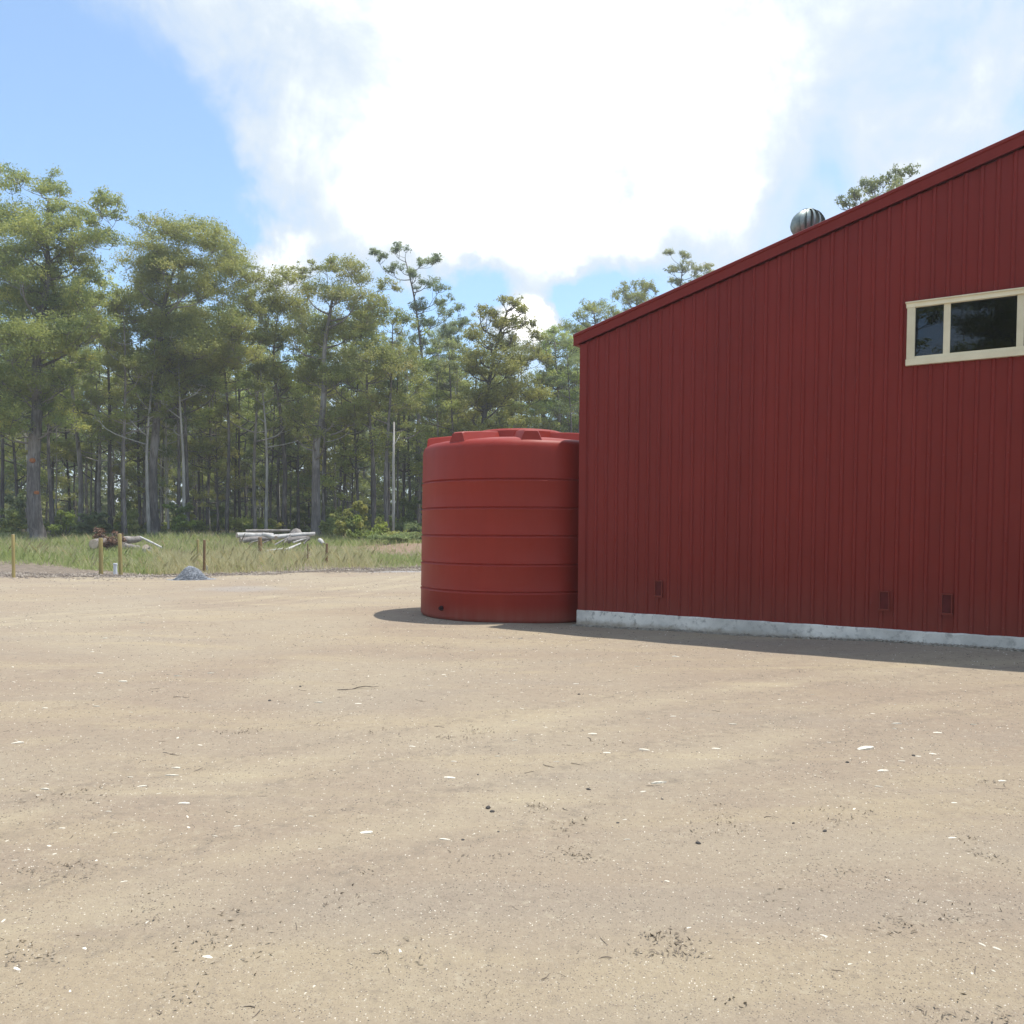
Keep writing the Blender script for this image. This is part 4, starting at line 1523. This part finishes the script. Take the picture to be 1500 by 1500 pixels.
def blades(name, N, pts_fn, hmin, hmax, w, mat, seed, label, lean=0.55):
    r = np.random.default_rng(seed)
    P = pts_fn(r, N)
    n = len(P)
    h = (hmin + (hmax - hmin) * r.random(n) ** 1.6)[:, None] * P[:, 3:4]
    a = r.uniform(0, 2 * np.pi, n)
    side = np.stack([np.cos(a), np.sin(a), 0 * a], 1) * (w * (0.6 + 0.8 * r.random(n)))[:, None] / 2
    ln = r.normal(size=(n, 3)) * lean
    ln[:, 2] = 0
    ln /= np.maximum(1.0, np.linalg.norm(ln, axis=1) / 0.6)[:, None]
    base = P[:, :3]
    mid = base + np.concatenate([ln[:, :2] * h * 0.35, h * 0.55], 1)
    tip = base + np.concatenate([ln[:, :2] * h, h * (1 - 0.2 * np.linalg.norm(ln, axis=1)[:, None])], 1)
    V = np.stack([base - side, base + side, mid + side * 0.8, tip, mid - side * 0.8], 1).reshape(-1, 3)
    F = np.arange(5 * n).reshape(n, 5)
    me = np_mesh(name, V, F)
    at_ = me.attributes.new('tint', 'FLOAT', 'FACE')
    at_.data.foreach_set('value', np.clip(r.normal(0.45, 0.22, n), 0, 1).astype(np.float32))
    o = mesh_obj(name, me, mat)
    tag(o, label, 'grass', kind='stuff')


def vnoise(x, y, s):
    return (np.sin(x * s + 1.7 * np.sin(y * s * 0.7)) * np.sin(y * s * 1.3 + 1.1 * np.sin(x * s * 0.6)) + 0.5 * np.sin(x * s * 2.3 + y * s * 1.9)) / 1.5


def grass():
    def zone(r, N, want):
        y = 29.2 + 34 * r.random(N) ** 1.5
        x = r.uniform(-0.66, 0.12, N) * y * 1.05
        u = 750 + FOC * x / y
        ye = yard_edge(x)
        depth = y - ye
        patch = vnoise(x, y, 0.55)
        yellow = sstep((u - 205) / 60) * (1 - sstep((u - 520) / 50)) * (1 - sstep((depth - 9 - 3 * patch) / 7))
        yellow = np.clip(yellow + 0.12 + 0.25 * patch, 0, 1)
        # bare margin wider at the left
        bare = 0.4 + 3.0 * (1 - sstep((u - 60) / 120)) + 1.6 * (1 - sstep((u - 140) / 90)) + 0.5 * patch
        ok = depth > bare
        dens = sstep((depth - bare) / 2.0) * (0.62 + 0.5 * patch)
        clay = np.exp(-((x + 6.0) / 4.6) ** 2 - ((y - 45.8) / 2.0) ** 2)
        dens = dens * (1 - 0.8 * np.clip(clay * 1.3, 0, 1))
        dens = dens * (1 - 0.5 * sstep((y - 52) / 10))
        pick = yellow if want == 'y' else 1 - yellow
        k = ok & (r.random(N) < dens) & (r.random(N) < pick)
        hs = (0.55 + 0.55 * sstep((depth - bare) / 3.5)) * (1 - 0.35 * sstep((u - 530) / 40))
        for (pu, py_) in ((478, 40.5), (451, 43), (299, 32), (290, 41), (381, 52)):
            hs = hs * np.where((np.abs(u - pu) < 6) & (y < py_), 0.3, 1.0)
        z = ground_h(x, y) - 0.02
        return np.stack([x, y, z, hs], 1)[k]
    gm = grass_mat('grass_green', [(0.28, 0.35, 0.12), (0.38, 0.46, 0.16), (0.47, 0.54, 0.20), (0.56, 0.57, 0.30)])
    ym = grass_mat('grass_dry', [(0.45, 0.43, 0.20), (0.60, 0.56, 0.29), (0.70, 0.64, 0.37), (0.74, 0.68, 0.45)])
    blades('green_grass', 250000, lambda r, N: zone(r, N, 'g'), 0.16, 0.52, 0.018, gm, 401, 'rough green grass along the forest edge beyond the gravel yard')
    blades('dry_grass', 230000, lambda r, N: zone(r, N, 'y'), 0.22, 0.72, 0.017, ym, 402, 'tall dry yellow grass between the gravel yard and the fallen logs', 0.5)
    blades('green_tussocks', 16000, lambda r, N: zone(r, N, 'y'), 0.2, 0.5, 0.024, gm, 403, 'green tussocks scattered through the dry yellow grass')


grass()


# ------------------------------------------------------------------ posts, pipe, logs, heap
def post(u, v, vtop, w_px, mat, label, square=True, name='fence_post', lean=(0, 0)):
    b = gpt(u, v)
    Y = b.y
    h = at(u, vtop, Y).z - b.z
    wr = w_px * Y / FOC / 2
    o = empty(name, b)
    tag(o, label, 'post', 'timber posts along the gravel edge')
    m = MB()
    k = 10
    path = [(0, 0, -0.2), (lean[0] * 0.5, lean[1] * 0.5, h * 0.5), (lean[0], lean[1], h - 0.012), (lean[0], lean[1], h)]
    m.tube(path, [wr, wr * 1.0, wr * 0.98, wr * 0.9], k)
    m.build('shaft', mat, o, smooth=True, angle=40)
    m = MB()
    # paler end grain disc on top, and a wire staple
    m.tube([(lean[0], lean[1], h + 0.0005), (lean[0], lean[1], h + 0.006)], [wr * 0.88, wr * 0.8], k)
    m.build('end_grain', CUTWOOD, o)
    return o


post(20, 846, 783, 4.6, POST, 'leftmost round pine post standing alone in bare soil')
post(148, 841, 788, 6.0, POST, 'round pine post left of the white pipe, lower of the close pair')
post(177, 842, 782, 5.6, POST, 'round pine post right of the white pipe, taller of the close pair', lean=(-0.03, 0))
post(299, 838, 791, 3.8, POSTD, 'dark weathered stake behind the grey gravel heap', lean=(0.02, 0))
post(290, 822, 790, 3.4, POST, 'faint pale stake in the grass just left of the dark weathered stake')
post(478, 825, 796, 4.0, POSTD, 'short rusty brown stake in dry grass right of the fallen logs', lean=(0.03, 0))
post(451, 822, 796, 1.8, POSTD, 'thin dark stake in dry grass under the right end of the fallen logs')
post(381, 808, 787, 5.6, POSTD, 'stubby brown stump-like post in grass under the fallen logs')


def pipe(u, v, vtop, w, label, capmat):
    b = gpt(u, v)
    h = at(u, vtop, b.y).z - b.z
    r_ = w * b.y / FOC / 2
    o = empty('white_pipe', b)
    tag(o, label, 'pipe')
    m = MB()
    m.tube([(0, 0, -0.15), (0, 0, h - 0.06)], [r_, r_], 18)
    m.build('riser', PVC, o, smooth=True, angle=40)
    m = MB()
    m.tube([(0, 0, h - 0.0598), (0, 0, h - 0.01), (0, 0, h)], [r_ * 1.15, r_ * 1.15, r_ * 1.0], 18)
    m.build('cap', PVC if capmat is None else capmat, o, smooth=True, angle=40)


pipe(169, 841, 825, 5.4, 'white plastic riser pipe with cap standing between two pine posts', None)
pipe(304, 837, 828, 3.2, 'short white pipe stub right beside the dark weathered stake', None)


def log(name, p0, p1, r0, r1, mat, label, seed, bend=0.05, cut=True, group=None, cat='log', k=12):
    rs = random.Random(seed)
    p0, p1 = Vector(p0), Vector(p1)
    o = empty(name, p0)
    tag(o, label, cat, group)
    d = p1 - p0
    n = 7
    off = Vector((rs.uniform(-1, 1), rs.uniform(-1, 1), rs.uniform(-0.3, 0.6))) * d.length * bend
    path = [d * (i / n) + off * math.sin(math.pi * i / n) for i in range(n + 1)]
    rad = [(r0 + (r1 - r0) * i / n) * rs.uniform(0.9, 1.1) for i in range(n + 1)]
    m = MB()
    m.tube(path, rad, k)
    m.build('log_bark' if mat is not DEADWOOD else 'stem_wood', mat, o, smooth=True, angle=50)
    if cut:
        m = MB()
        t = (path[0] - path[1]).normalized()
        m.tube([path[0] + t * 0.001, path[0] + t * 0.012], [rad[0] * 0.95, rad[0] * 0.9], k)
        t = (path[-1] - path[-2]).normalized()
        m.tube([path[-1] + t * 0.001, path[-1] + t * 0.012], [rad[-1] * 0.95, rad[-1] * 0.9], k)
        m.build('cut_face', CUTWOOD, o)
    return o


def lp(u, v, Y, dz=0.0):
    p = at(u, v, Y)
    return Vector((p.x, Y, p.z + dz))


def logs():
    Y = 44
    # left heap
    log('log', lp(137, 797, 43), lp(176, 795, 45.5), 0.26, 0.22, LOGBARK, 'thick log with pale cut end at the left end of the left heap', 1)
    log('log', lp(180, 791, 44), lp(204, 789, 46), 0.20, 0.16, LOGBARK, 'grey log behind the taller pine post in the left heap', 2)
    log('log', lp(178, 799, 43.5), lp(202, 803, 45), 0.18, 0.15, LOGBARK, 'lower grey log in the grass right of the taller pine post', 3)
    log('log', lp(213, 802, 41.8), lp(226, 811, 42.4), 0.20, 0.17, LOGBARK, 'short stubby log under the leaning white pole', 4)
    log('log', lp(211, 808, 41.4), lp(232, 814, 41.0), 0.15, 0.12, LOGBARK, 'lowest dark log under the leaning white pole', 5)
    log('fallen_pole', lp(206, 787, 41.6), lp(237, 802, 40.6), 0.055, 0.04, DEADWOOD, 'thin white bleached pole leaning across the left log heap', 6, 0.01, False, cat='stick')
    # brush pile of dead leaves
    b = gpt(162, 806)
    br = empty('brush_heap', (lp(163, 800, 44).x, 44, gh(lp(163, 800, 44).x, 44)))
    tag(br, 'red-brown dead leafy branches heaped between the two close posts', 'brush')
    rs = random.Random(8)
    cl = []
    mm = MB()
    for i in range(12):
        x, z = rs.uniform(-0.75, 0.75), rs.uniform(0.15, 1.15)
        cl.append((x, rs.uniform(-0.5, 0.5), z, 0.28, 0.28, 0.24, 130))
        mm.tube(limb_path((rs.uniform(-0.5, 0.5), 0, 0), (x, rs.uniform(-0.4, 0.4), z + 0.15), rs, 0.1, 3), [0.03, 0.025, 0.02, 0.01], 5)
    mesh_obj('dead_leaves', leaves_mesh('dead_leaves', cl, 0.15, 0.06, 9), LEAF['dry'], br)
    mm.build('dead_branch', LOGBARK, br)
    # middle pile: long bleached trunks lying on a tangle
    log('fallen_log', lp(347, 784, 47), lp(400, 784, 48.5), 0.15, 0.13, DEADWOOD, 'long bleached trunk at the left of the central log pile', 11, 0.01)
    log('fallen_log', lp(386, 783, 46), lp(404, 788, 45), 0.13, 0.12, DEADWOOD, 'short whitest log angled in the middle of the central log pile', 12, 0.02)
    log('fallen_log', lp(402, 787, 47), lp(461, 782, 48), 0.15, 0.11, DEADWOOD, 'long pale trunk at the right of the central log pile', 13, 0.015)
    log('log', lp(352, 792, 47), lp(398, 789, 48), 0.17, 0.14, LOGBARK, 'grey log under the left bleached trunk of the central pile', 14)
    log('log', lp(420, 792, 46.5), lp(452, 789, 47.5), 0.17, 0.14, LOGBARK, 'grey log under the right pale trunk of the central pile', 15)
    log('log', lp(360, 778, 49), lp(425, 777, 50), 0.10, 0.07, LOGBARK, 'thin dark branch lying along the back of the central log pile', 16, 0.03, False)
    log('log', lp(468, 791, 45), lp(474, 797, 44.6), 0.12, 0.10, DEADWOOD, 'short pale chunk at the right end of the central log pile', 17)
    log('log', lp(390, 808, 40), lp(415, 804, 40.6), 0.08, 0.05, DEADWOOD, 'thin grey stick in the grass below the central log pile', 18, 0.03, False, cat='stick')
    log('log', lp(418, 806, 41.5), lp(440, 796, 43), 0.07, 0.04, DEADWOOD, 'thin forked stick rising from the grass to the central pile', 19, 0.05, False, cat='stick')
    for i in range(7):
        u = 350 + i * 16 + rs.uniform(-5, 5)
        log('branch', lp(u, 797 + rs.uniform(-3, 4), 46 + rs.uniform(-1, 1)), lp(u + rs.uniform(8, 24), 787 + rs.uniform(-6, 5), 46.5 + rs.uniform(-1, 1)), 0.05, 0.02, DEADWOOD if i % 2 else LOGBARK,
            'thin dead branch tangled under the central log pile, one of several', 30 + i, 0.08, False, 'dead branches under the central log pile', 'branch', 6)
    st = empty('tree_stump', (lp(434, 782, 50).x, 50, gh(lp(434, 782, 50).x, 50)))
    tag(st, 'grey rounded root ball behind the right part of the central pile', 'stump')
    hz = at(434, 774, 50).z - st.location.z
    m = MB()
    kk, vs, fs = 14, [], []
    rs2 = random.Random(4)
    for i, (q, z) in enumerate([(0.38, -0.1), (0.42, 0.3 * hz), (0.38, 0.7 * hz), (0.24, 0.92 * hz), (0.05, hz)]):
        for j in range(kk):
            a = 2 * math.pi * j / kk
            w = q * rs2.uniform(0.82, 1.15)
            vs.append((w * math.cos(a), w * math.sin(a), z))
    for i in range(4):
        for j in range(kk):
            fs.append((i * kk + j, i * kk + (j + 1) % kk, (i + 1) * kk + (j + 1) % kk, (i + 1) * kk + j))
    m.add(vs, fs)
    m.build('root_mass', LOGBARK, st, smooth=True)
    for i in range(5):
        a = i * 1.26
        m = MB()
        m.tube([(0.3 * math.cos(a), 0.3 * math.sin(a), hz * 0.5), (0.6 * math.cos(a), 0.6 * math.sin(a), hz * 0.55 + 0.1)], [0.05, 0.015], 5)
        m.build('root', LOGBARK, st)


logs()


def gravel_heap():
    c = gpt(281, 849)
    root = empty('gravel_heap', c)
    tag(root, 'low heap of blue-grey crushed stone at the edge of the yard', 'gravel heap')
    r = np.random.default_rng(55)
    s = c.y / FOC
    RX, RY, HH = 36 * s, 28 * s * 1.1, 18.5 * s

    def hz(x, y):
        q = np.sqrt((x / RX) ** 2 + (y / RY) ** 2)
        q2 = np.sqrt(((x + 0.10 * RX) / RX) ** 2 * 1.6 + (y / RY) ** 2)
        return HH * np.maximum(0, 0.35 * (1 - q ** 1.2) + 0.65 * (1 - np.minimum(q2 * 1.15, 1) ** 1.1)) + (0.07 * np.sin(4.4 * x + 1) * np.sin(3.7 * y + 2) + 0.035 * np.sin(11 * x) * np.sin(9 * y)) * sstep((1 - q) / 0.4)
    n = 40
    t = np.linspace(-1.1, 1.1, n)
    X, Y = np.meshgrid(t * RX, t * RY)
    Z = hz(X, Y) - 0.03
    V = np.stack([X, Y, Z], -1).reshape(-1, 3)
    i = (np.arange(n - 1)[:, None] * n + np.arange(n - 1)[None, :]).ravel()
    mesh_obj('mound', np_mesh('mound', V, np.stack([i, i + 1, i + n + 1, i + n], -1), True), CRUSHED, root)
    N = 5200
    x = r.normal(0, 0.45, N) * RX
    y = r.normal(0, 0.45, N) * RY
    k = ((x / RX) ** 2 + (y / RY) ** 2) < 1.35
    x, y = x[k], y[k]
    o = mesh_obj('crushed_stone', pebble_mesh(np.stack([x, y, np.maximum(hz(x, y), 0.0) - 0.015], 1), r.uniform(0.012, 0.034, len(x)), r), CRUSHED, root)
    o['kind'] = 'stuff'


def pebble_mesh(P, size, r, half=False):
    """irregular octahedra, 8 faces each"""
    n = len(P)
    base = np.array([[1, 0, 0], [0, 1, 0], [-1, 0, 0], [0, -1, 0], [0, 0, 0.7], [0, 0, -0.7]], dtype=float)
    a = r.uniform(0, 2 * np.pi, n)
    ca, sa = np.cos(a), np.sin(a)
    B = base[None] * (1 + r.uniform(-0.35, 0.35, (n, 6, 1))) * size[:, None, None]
    B[:, :, 2] *= r.uniform(0.5, 1.0, n)[:, None]
    B[:, :, 1] *= r.uniform(0.6, 1.0, n)[:, None]
    X = B[:, :, 0] * ca[:, None] - B[:, :, 1] * sa[:, None]
    Y = B[:, :, 0] * sa[:, None] + B[:, :, 1] * ca[:, None]
    V = np.stack([X, Y, B[:, :, 2]], -1) + P[:, None, :]
    f = np.array([[0, 1, 4], [1, 2, 4], [2, 3, 4], [3, 0, 4], [1, 0, 5], [2, 1, 5], [3, 2, 5], [0, 3, 5]])
    if half:
        f = f[:4]
    F = (np.arange(n)[:, None, None] * 6 + f[None]).reshape(-1, 3)
    return np_mesh('pebbles', V.reshape(-1, 3), F)


gravel_heap()


# ------------------------------------------------------------------ litter on the yard
def inside_shed_or_tank(x, y):
    v = Vector((x, y, 0)) - A0
    s, n = v.dot(DS), v.dot(NO)
    if -0.25 < s < 14.3 and n < 0.1:
        return True
    return (x - 0.135) ** 2 + (y - 16.31) ** 2 < 1.95 ** 2


def litter():
    rs = random.Random(91)
    # --- chip, twig, stone and leaf prototypes
    chips = []
    for k in range(6):
        m = MB()
        n = 7
        ln, wd, th = 1.0, rs.uniform(0.22, 0.42), 0.10
        top, bot = [], []
        for i in range(n):
            t = i / (n - 1)
            w = wd * (0.25 + 0.75 * math.sin(math.pi * min(1, max(0, t * 0.86 + 0.07)))) * rs.uniform(0.75, 1.2) / 2
            bend = 0.04 * math.sin(t * 3.1) * rs.uniform(0.6, 1.2)
            top.append(((t - 0.5) * ln, w + rs.uniform(-0.02, 0.02), th + bend))
            bot.append(((t - 0.5) * ln, -w, th * 0.8 + bend))
        vs = top + bot + [(x, y, 0.0) for x, y, z in top] + [(x, y, 0.0) for x, y, z in bot]
        fs = [(i, i + 1, n + i + 1, n + i)[::-1] for i in range(n - 1)]
        fs += [(i, i + 1, 2 * n + i + 1, 2 * n + i) for i in range(n - 1)]
        fs += [(n + i + 1, n + i, 3 * n + i, 3 * n + i + 1) for i in range(n - 1)]
        fs += [(0, 2 * n, 3 * n, n), (n - 1, 2 * n - 1, 4 * n - 1, 3 * n - 1)]
        m.add(vs, fs)
        me = m.mesh('wood_chip')
        fix_normals(me)
        me.materials.append(CHIP)
        chips.append(me)
    twigs = []
    for k in range(6):
        m = MB()
        n = 6
        path = [Vector(((i / n - 0.5), 0.09 * math.sin(i * 0.9 + k) + rs.uniform(-0.02, 0.02), 0.02 + 0.035 * abs(math.sin(i * 1.1 + k)))) for i in range(n + 1)]
        m.tube(path, [0.021, 0.020, 0.018, 0.017, 0.014, 0.010, 0.005], 6)
        if k % 2:
            m.tube([path[3], path[3] + Vector((0.12, 0.10, 0.03))], [0.012, 0.004], 5)
        me = m.mesh('twig', True)
        me.materials.append(TWIG)
        twigs.append(me)
    stones = []
    for k in range(5):
        m = MB()
        vs, fs = [], []
        a_, b_ = 9, 5
        for i in range(b_ + 1):
            th = math.pi * i / b_
            for j in range(a_):
                ph = 2 * math.pi * j / a_
                q = rs.uniform(0.82, 1.12)
                vs.append((0.5 * math.sin(th) * math.cos(ph) * q, 0.38 * math.sin(th) * math.sin(ph) * q, 0.28 * math.cos(th) * q + 0.14))
        for i in range(b_):
            for j in range(a_):
                fs.append((i * a_ + j, i * a_ + (j + 1) % a_, (i + 1) * a_ + (j + 1) % a_, (i + 1) * a_ + j))
        m.add(vs, fs)
        me = m.mesh('stone', True)
        stones.append(me)
    SL = [me.copy() for me in stones]
    for me in stones:
        me.materials.append(STONE)
    for me in SL:
        me.materials.append(DARKSTONE)

    def put(name, me, x, y, size, rz, label, cat, group, flat=1.0):
        o = bpy.data.objects.new(name, me)
        COL.objects.link(o)
        o.location = (x, y, yard_z(x, y) - 0.003 - (0.008 * size if name == 'wood_chip' else 0))
        o.rotation_euler = (rs.uniform(-0.12, 0.12), rs.uniform(-0.12, 0.12), rz)
        o.scale = (size, size * rs.uniform(0.8, 1.2), size * flat)
        tag(o, label, cat, group)

    # pieces measured in the photograph (u, v, length px)
    C = []
    for (x0, y0, sc, L_) in (
        (0, 840, 0.26667, [(780, 272, 36), (575, 358, 30), (505, 433, 26), (550, 545, 40), (980, 567, 44), (1157, 555, 38), (675, 597, 52), (660, 647, 18), (250, 753, 30), (530, 742, 42), (717, 772, 24), (97, 938, 60), (265, 968, 24), (965, 1065, 52), (720, 1127, 36), (945, 1115, 70), (778, 1182, 50), (245, 1198, 62), (212, 1232, 26), (1010, 1265, 62), (595, 1320, 36), (345, 1415, 40), (1300, 1405, 40), (12, 1135, 24)]),
        (400, 840, 0.26667, [(1090, 428, 30), (1355, 357, 30), (1250, 352, 22), (345, 532, 30), (865, 617, 30), (250, 708, 46), (468, 715, 34), (765, 967, 34), (995, 1045, 34), (340, 1083, 24), (970, 1133, 60), (1235, 1010, 36), (1325, 818, 36), (510, 1450, 70), (205, 1355, 34), (1365, 662, 18), (945, 1460, 60)]),
        (780, 940, 0.2, [(1050, 115, 50), (765, 188, 36), (320, 317, 40), (850, 555, 36), (1032, 540, 42), (1465, 600, 56), (440, 677, 62), (545, 828, 54), (640, 727, 26), (820, 803, 74), (1345, 788, 60), (925, 1050, 110), (810, 1095, 46), (1412, 857, 24), (685, 1295, 40), (690, 1450, 56), (175, 882, 46)]),
        (1100, 940, 0.26667, [(340, 293, 24), (670, 402, 24), (800, 462, 54), (1025, 505, 42), (630, 594, 96), (920, 635, 32), (828, 668, 38), (725, 729, 58), (703, 803, 44), (1000, 627, 38), (1115, 902, 34), (1225, 465, 38), (350, 743, 24), (1105, 1080, 46), (1030, 650, 30), (1380, 772, 50)])):
        for (u, v, l) in L_:
            C.append((x0 + u * sc, y0 + v * sc, l * sc))
    special = {(925, 1050): 1}
    lab_c = 'small pale wood chip lying on the beige gravel, one of many'
    for i, (u, v, l) in enumerate(C):
        p = gpt(u, v)
        sz = l * p.y / FOC
        put('wood_chip', chips[i % 6], p.x, p.y, sz * 1.05, rs.uniform(-0.35, 0.35) + (math.pi if rs.random() < 0.5 else 0), lab_c, 'wood chip', 'pale wood chips scattered over the yard', 1.0)
    Tw = []
    for (x0, y0, sc, L_) in (
        (0, 840, 0.26667, [(1000, 683, 100, 0.0), (945, 988, 150, -0.2), (740, 1005, 60, 0.05), (1275, 1332, 90, -0.2), (1405, 1325, 60, 0.5), (690, 1412, 50, 0), (490, 732, 50, 0), (385, 886, 50, 0), (905, 922, 70, 0.15), (1255, 932, 36, 0)]),
        (400, 840, 0.26667, [(470, 635, 240, 0.0), (360, 680, 60, -0.2), (620, 1025, 60, 0), (810, 703, 90, -0.25), (945, 852, 70, -0.2), (540, 1258, 70, -0.6), (700, 1190, 60, 0), (1215, 1197, 80, 0)]),
        (780, 940, 0.2, [(420, 730, 180, -0.5), (265, 770, 110, 0), (145, 920, 160, -0.1), (350, 912, 150, -0.15), (490, 1045, 80, -0.5), (1410, 1283, 70, -0.1), (420, 68, 70, 0.05), (130, 785, 60, -0.3)]),
        (1100, 940, 0.26667, [(1360, 825, 110, -0.15), (340, 1098, 70, -0.3), (1395, 475, 60, 0), (665, 147, 50, 0), (120, 970, 110, 0.1), (610, 560, 70, -0.4)])):
        for (u, v, l, a) in L_:
            Tw.append((x0 + u * sc, y0 + v * sc, l * sc, a))
    for i, (u, v, l, a) in enumerate(Tw):
        p = gpt(u, v)
        sz = l * p.y / FOC
        put('twig', twigs[i % 6], p.x, p.y, sz * 0.95, a * 2.2 + rs.uniform(-0.1, 0.1), 'thin dark dry twig lying on the beige gravel, one of many', 'twig', 'dry twigs scattered over the yard', 0.8)
    # dark stones in view
    for (u, v, l) in ((848, 1019, 4), (715, 1186, 9), (721, 1189, 7), (970, 1173, 4), (1023, 1236, 8), (1208, 1220, 7), (1241, 1121, 5), (730, 1220, 4), (862, 1155, 6), (905, 1206, 5), (1338, 1110, 5), (678, 1234, 5), (1162, 1208, 5), (700, 1136, 4), (440, 1007, 4), (395, 1025, 5)):
        p = gpt(u, v)
        put('stone', SL[rs.randrange(5)], p.x, p.y, l * p.y / FOC * 1.2, rs.uniform(0, 6), 'small dark stone lying on the beige gravel, one of several', 'stone', 'dark stones on the yard')
    # more of each, at random over the yard
    n = 0
    while n < 222:
        if n % 6 == 0:
            vc, uc = 850 + 650 * rs.random() ** 1.1, rs.uniform(-60, 1560)
        v = max(848, vc + rs.gauss(0, 6 + (vc - 780) * 0.05))
        u = uc + rs.gauss(0, 60)
        p = gpt(u, v)
        if inside_shed_or_tank(p.x, p.y) or p.y > 28:
            continue
        sz = (rs.uniform(0.010, 0.026) + 0.0022 * p.y) * rs.uniform(0.6, 1.3)
        put('wood_chip', chips[n % 6], p.x, p.y, sz, rs.uniform(0, 6.28), lab_c, 'wood chip', 'pale wood chips scattered over the yard')
        n += 1
    n = 0
    while n < 90:
        v = 870 + 630 * rs.random() ** 0.9
        u = rs.uniform(-60, 1560)
        p = gpt(u, v)
        if inside_shed_or_tank(p.x, p.y):
            continue
        put('twig', twigs[n % 6], p.x, p.y, rs.uniform(0.03, 0.10) + 0.004 * p.y, rs.uniform(0, 6.28), 'thin dark dry twig lying on the beige gravel, one of many', 'twig', 'dry twigs scattered over the yard', 0.7)
        n += 1
    # grit: uncountable pebbles, denser near the lens
    r = np.random.default_rng(17)
    N = 150000
    v = 838 + 670 * r.random(N)
    y = CAM_H * FOC / (v - 776.0)
    x = r.uniform(-0.70, 0.70, N) * y
    sd = (x - A0.x) * DS.x + (y - A0.y) * DS.y
    nd = (x - A0.x) * NO.x + (y - A0.y) * NO.y
    k = ~((sd > -0.25) & (sd < 14.3) & (nd < 0.12)) & ((x - 0.135) ** 2 + (y - 16.31) ** 2 > 1.95 ** 2) & (y < yard_edge(x) - 0.2)
    k &= (vnoise(x, y, 0.8) * 0.4 * sstep((y - 4) / 5) + r.normal(0, 0.5, N)) > -0.1
    x, y = x[k], y[k]
    z = ground_h(x, y) + sstep((y - 1) / 3) * (0.010 * np.sin(x * 1.3 + y * 0.9) * np.sin(y * 1.7 - x * 0.4) + 0.006 * np.sin(x * 3.1 - 1.2 * y) * np.sin(2.3 * y))
    sz = (0.0006 + 0.00062 * y) * (0.6 + 1.3 * r.random(len(x)) ** 2.2)
    cols = r.random(len(x))
    for nm, lo, hi, mat, lab in (('fine_gravel', 0.0, 0.60, GRIT, 'fine tan gravel strewn over the yard'), ('pale_grit', 0.66, 0.80, PALEGRIT, 'bleached grit and splinters strewn over the yard'), ('dark_grit', 0.88, 1.01, DARKSTONE, 'dark grit strewn over the yard')):
        q = (cols >= lo) & (cols < hi)
        f = 0.8 if mat is DARKSTONE else (1.1 if mat is GRIT else 0.85)
        o = mesh_obj(nm, pebble_mesh(np.stack([x[q], y[q], z[q]], 1), sz[q] * f, r, True), mat)
        tag(o, lab, 'gravel', kind='stuff')
    # drifts of dry leaf litter and bark crumbs
    cl = []
    for _ in range(48):
        v, u = 856 + 640 * rs.random() ** 1.25, rs.uniform(-40, 1540)
        p = gpt(u, v)
        if inside_shed_or_tank(p.x, p.y) or inside_shed_or_tank(p.x, p.y + 0.8) or p.y > 27:
            continue
        cl.append((p.x, p.y, yard_z(p.x, p.y) + 0.006, rs.uniform(0.12, 0.4) * (0.5 + 0.08 * p.y), rs.uniform(0.12, 0.4) * (0.5 + 0.08 * p.y), 0.004, rs.randrange(14, 60)))
    me = leaves_mesh('leaf_litter', cl, 0.024, 0.007, 19, 1.0, -0.6)
    o = mesh_obj('leaf_litter', me, simple_noise_mat('leaf_litter', (0.17, 0.135, 0.10), (0.42, 0.35, 0.26), 2.0))
    tag(o, 'thin drifts of dry brown gum leaves and bark crumbs on the gravel', 'leaf litter', kind='stuff')
    # soil and stones banked against the slab edge
    N = 2600
    sA = r.uniform(-0.1, 9.0, N)
    nA = 0.055 + np.abs(r.normal(0, 0.05, N))
    x = A0.x + DS.x * sA + NO.x * nA
    y = A0.y + DS.y * sA + NO.y * nA
    z = np.array([yard_z(a, b) for a, b in zip(x, y)]) + np.maximum(0, 0.018 - (nA - 0.055) * 0.2)
    o = mesh_obj('soil_fillet', pebble_mesh(np.stack([x, y, z], 1), r.uniform(0.008, 0.028, N), r), STONE)
    tag(o, 'loose soil and pebbles banked along the foot of the slab', 'gravel', kind='stuff')
    # stony, twiggy litter along the yard's far edge
    N = 9000
    x = r.uniform(-24, 3, N)
    y = yard_edge(x) + r.normal(0.3, 1.0, N)
    u = 750 + FOC * x / y
    z = ground_h(x, y)
    sz = r.uniform(0.015, 0.05, N)
    o = mesh_obj('edge_rubble', pebble_mesh(np.stack([x, y, z], 1), sz, r), simple_noise_mat('edge_litter', (0.16, 0.13, 0.11), (0.42, 0.36, 0.29), 1.4))
    tag(o, 'stony mulch and clods along the far edge of the yard', 'rubble', kind='stuff')


litter()


# ------------------------------------------------------------------ air
def air():
    m = MB()
    m.box((0, 60, 16.0), (520, 0, 0), (0, 600, 0), (0, 0, 18.0))
    mt = bpy.data.materials.new('haze_air')
    mt.use_nodes = True
    mt.node_tree.nodes.clear()
    g = G(mt.node_tree)
    v = g.n('ShaderNodeVolumePrincipled', {'Color': (0.93, 0.96, 1.0, 1), 'Density': 0.0010, 'Anisotropy': 0.25})
    o = g.n('ShaderNodeOutputMaterial')
    g.nt.links.new(v.outputs[0], o.inputs['Volume'])
    h = m.build('haze', mt)
    fix_normals(h.data)
    tag(h, 'thin summer haze paling the far trees', 'haze', kind='stuff')


air()
bpy.context.view_layer.update()
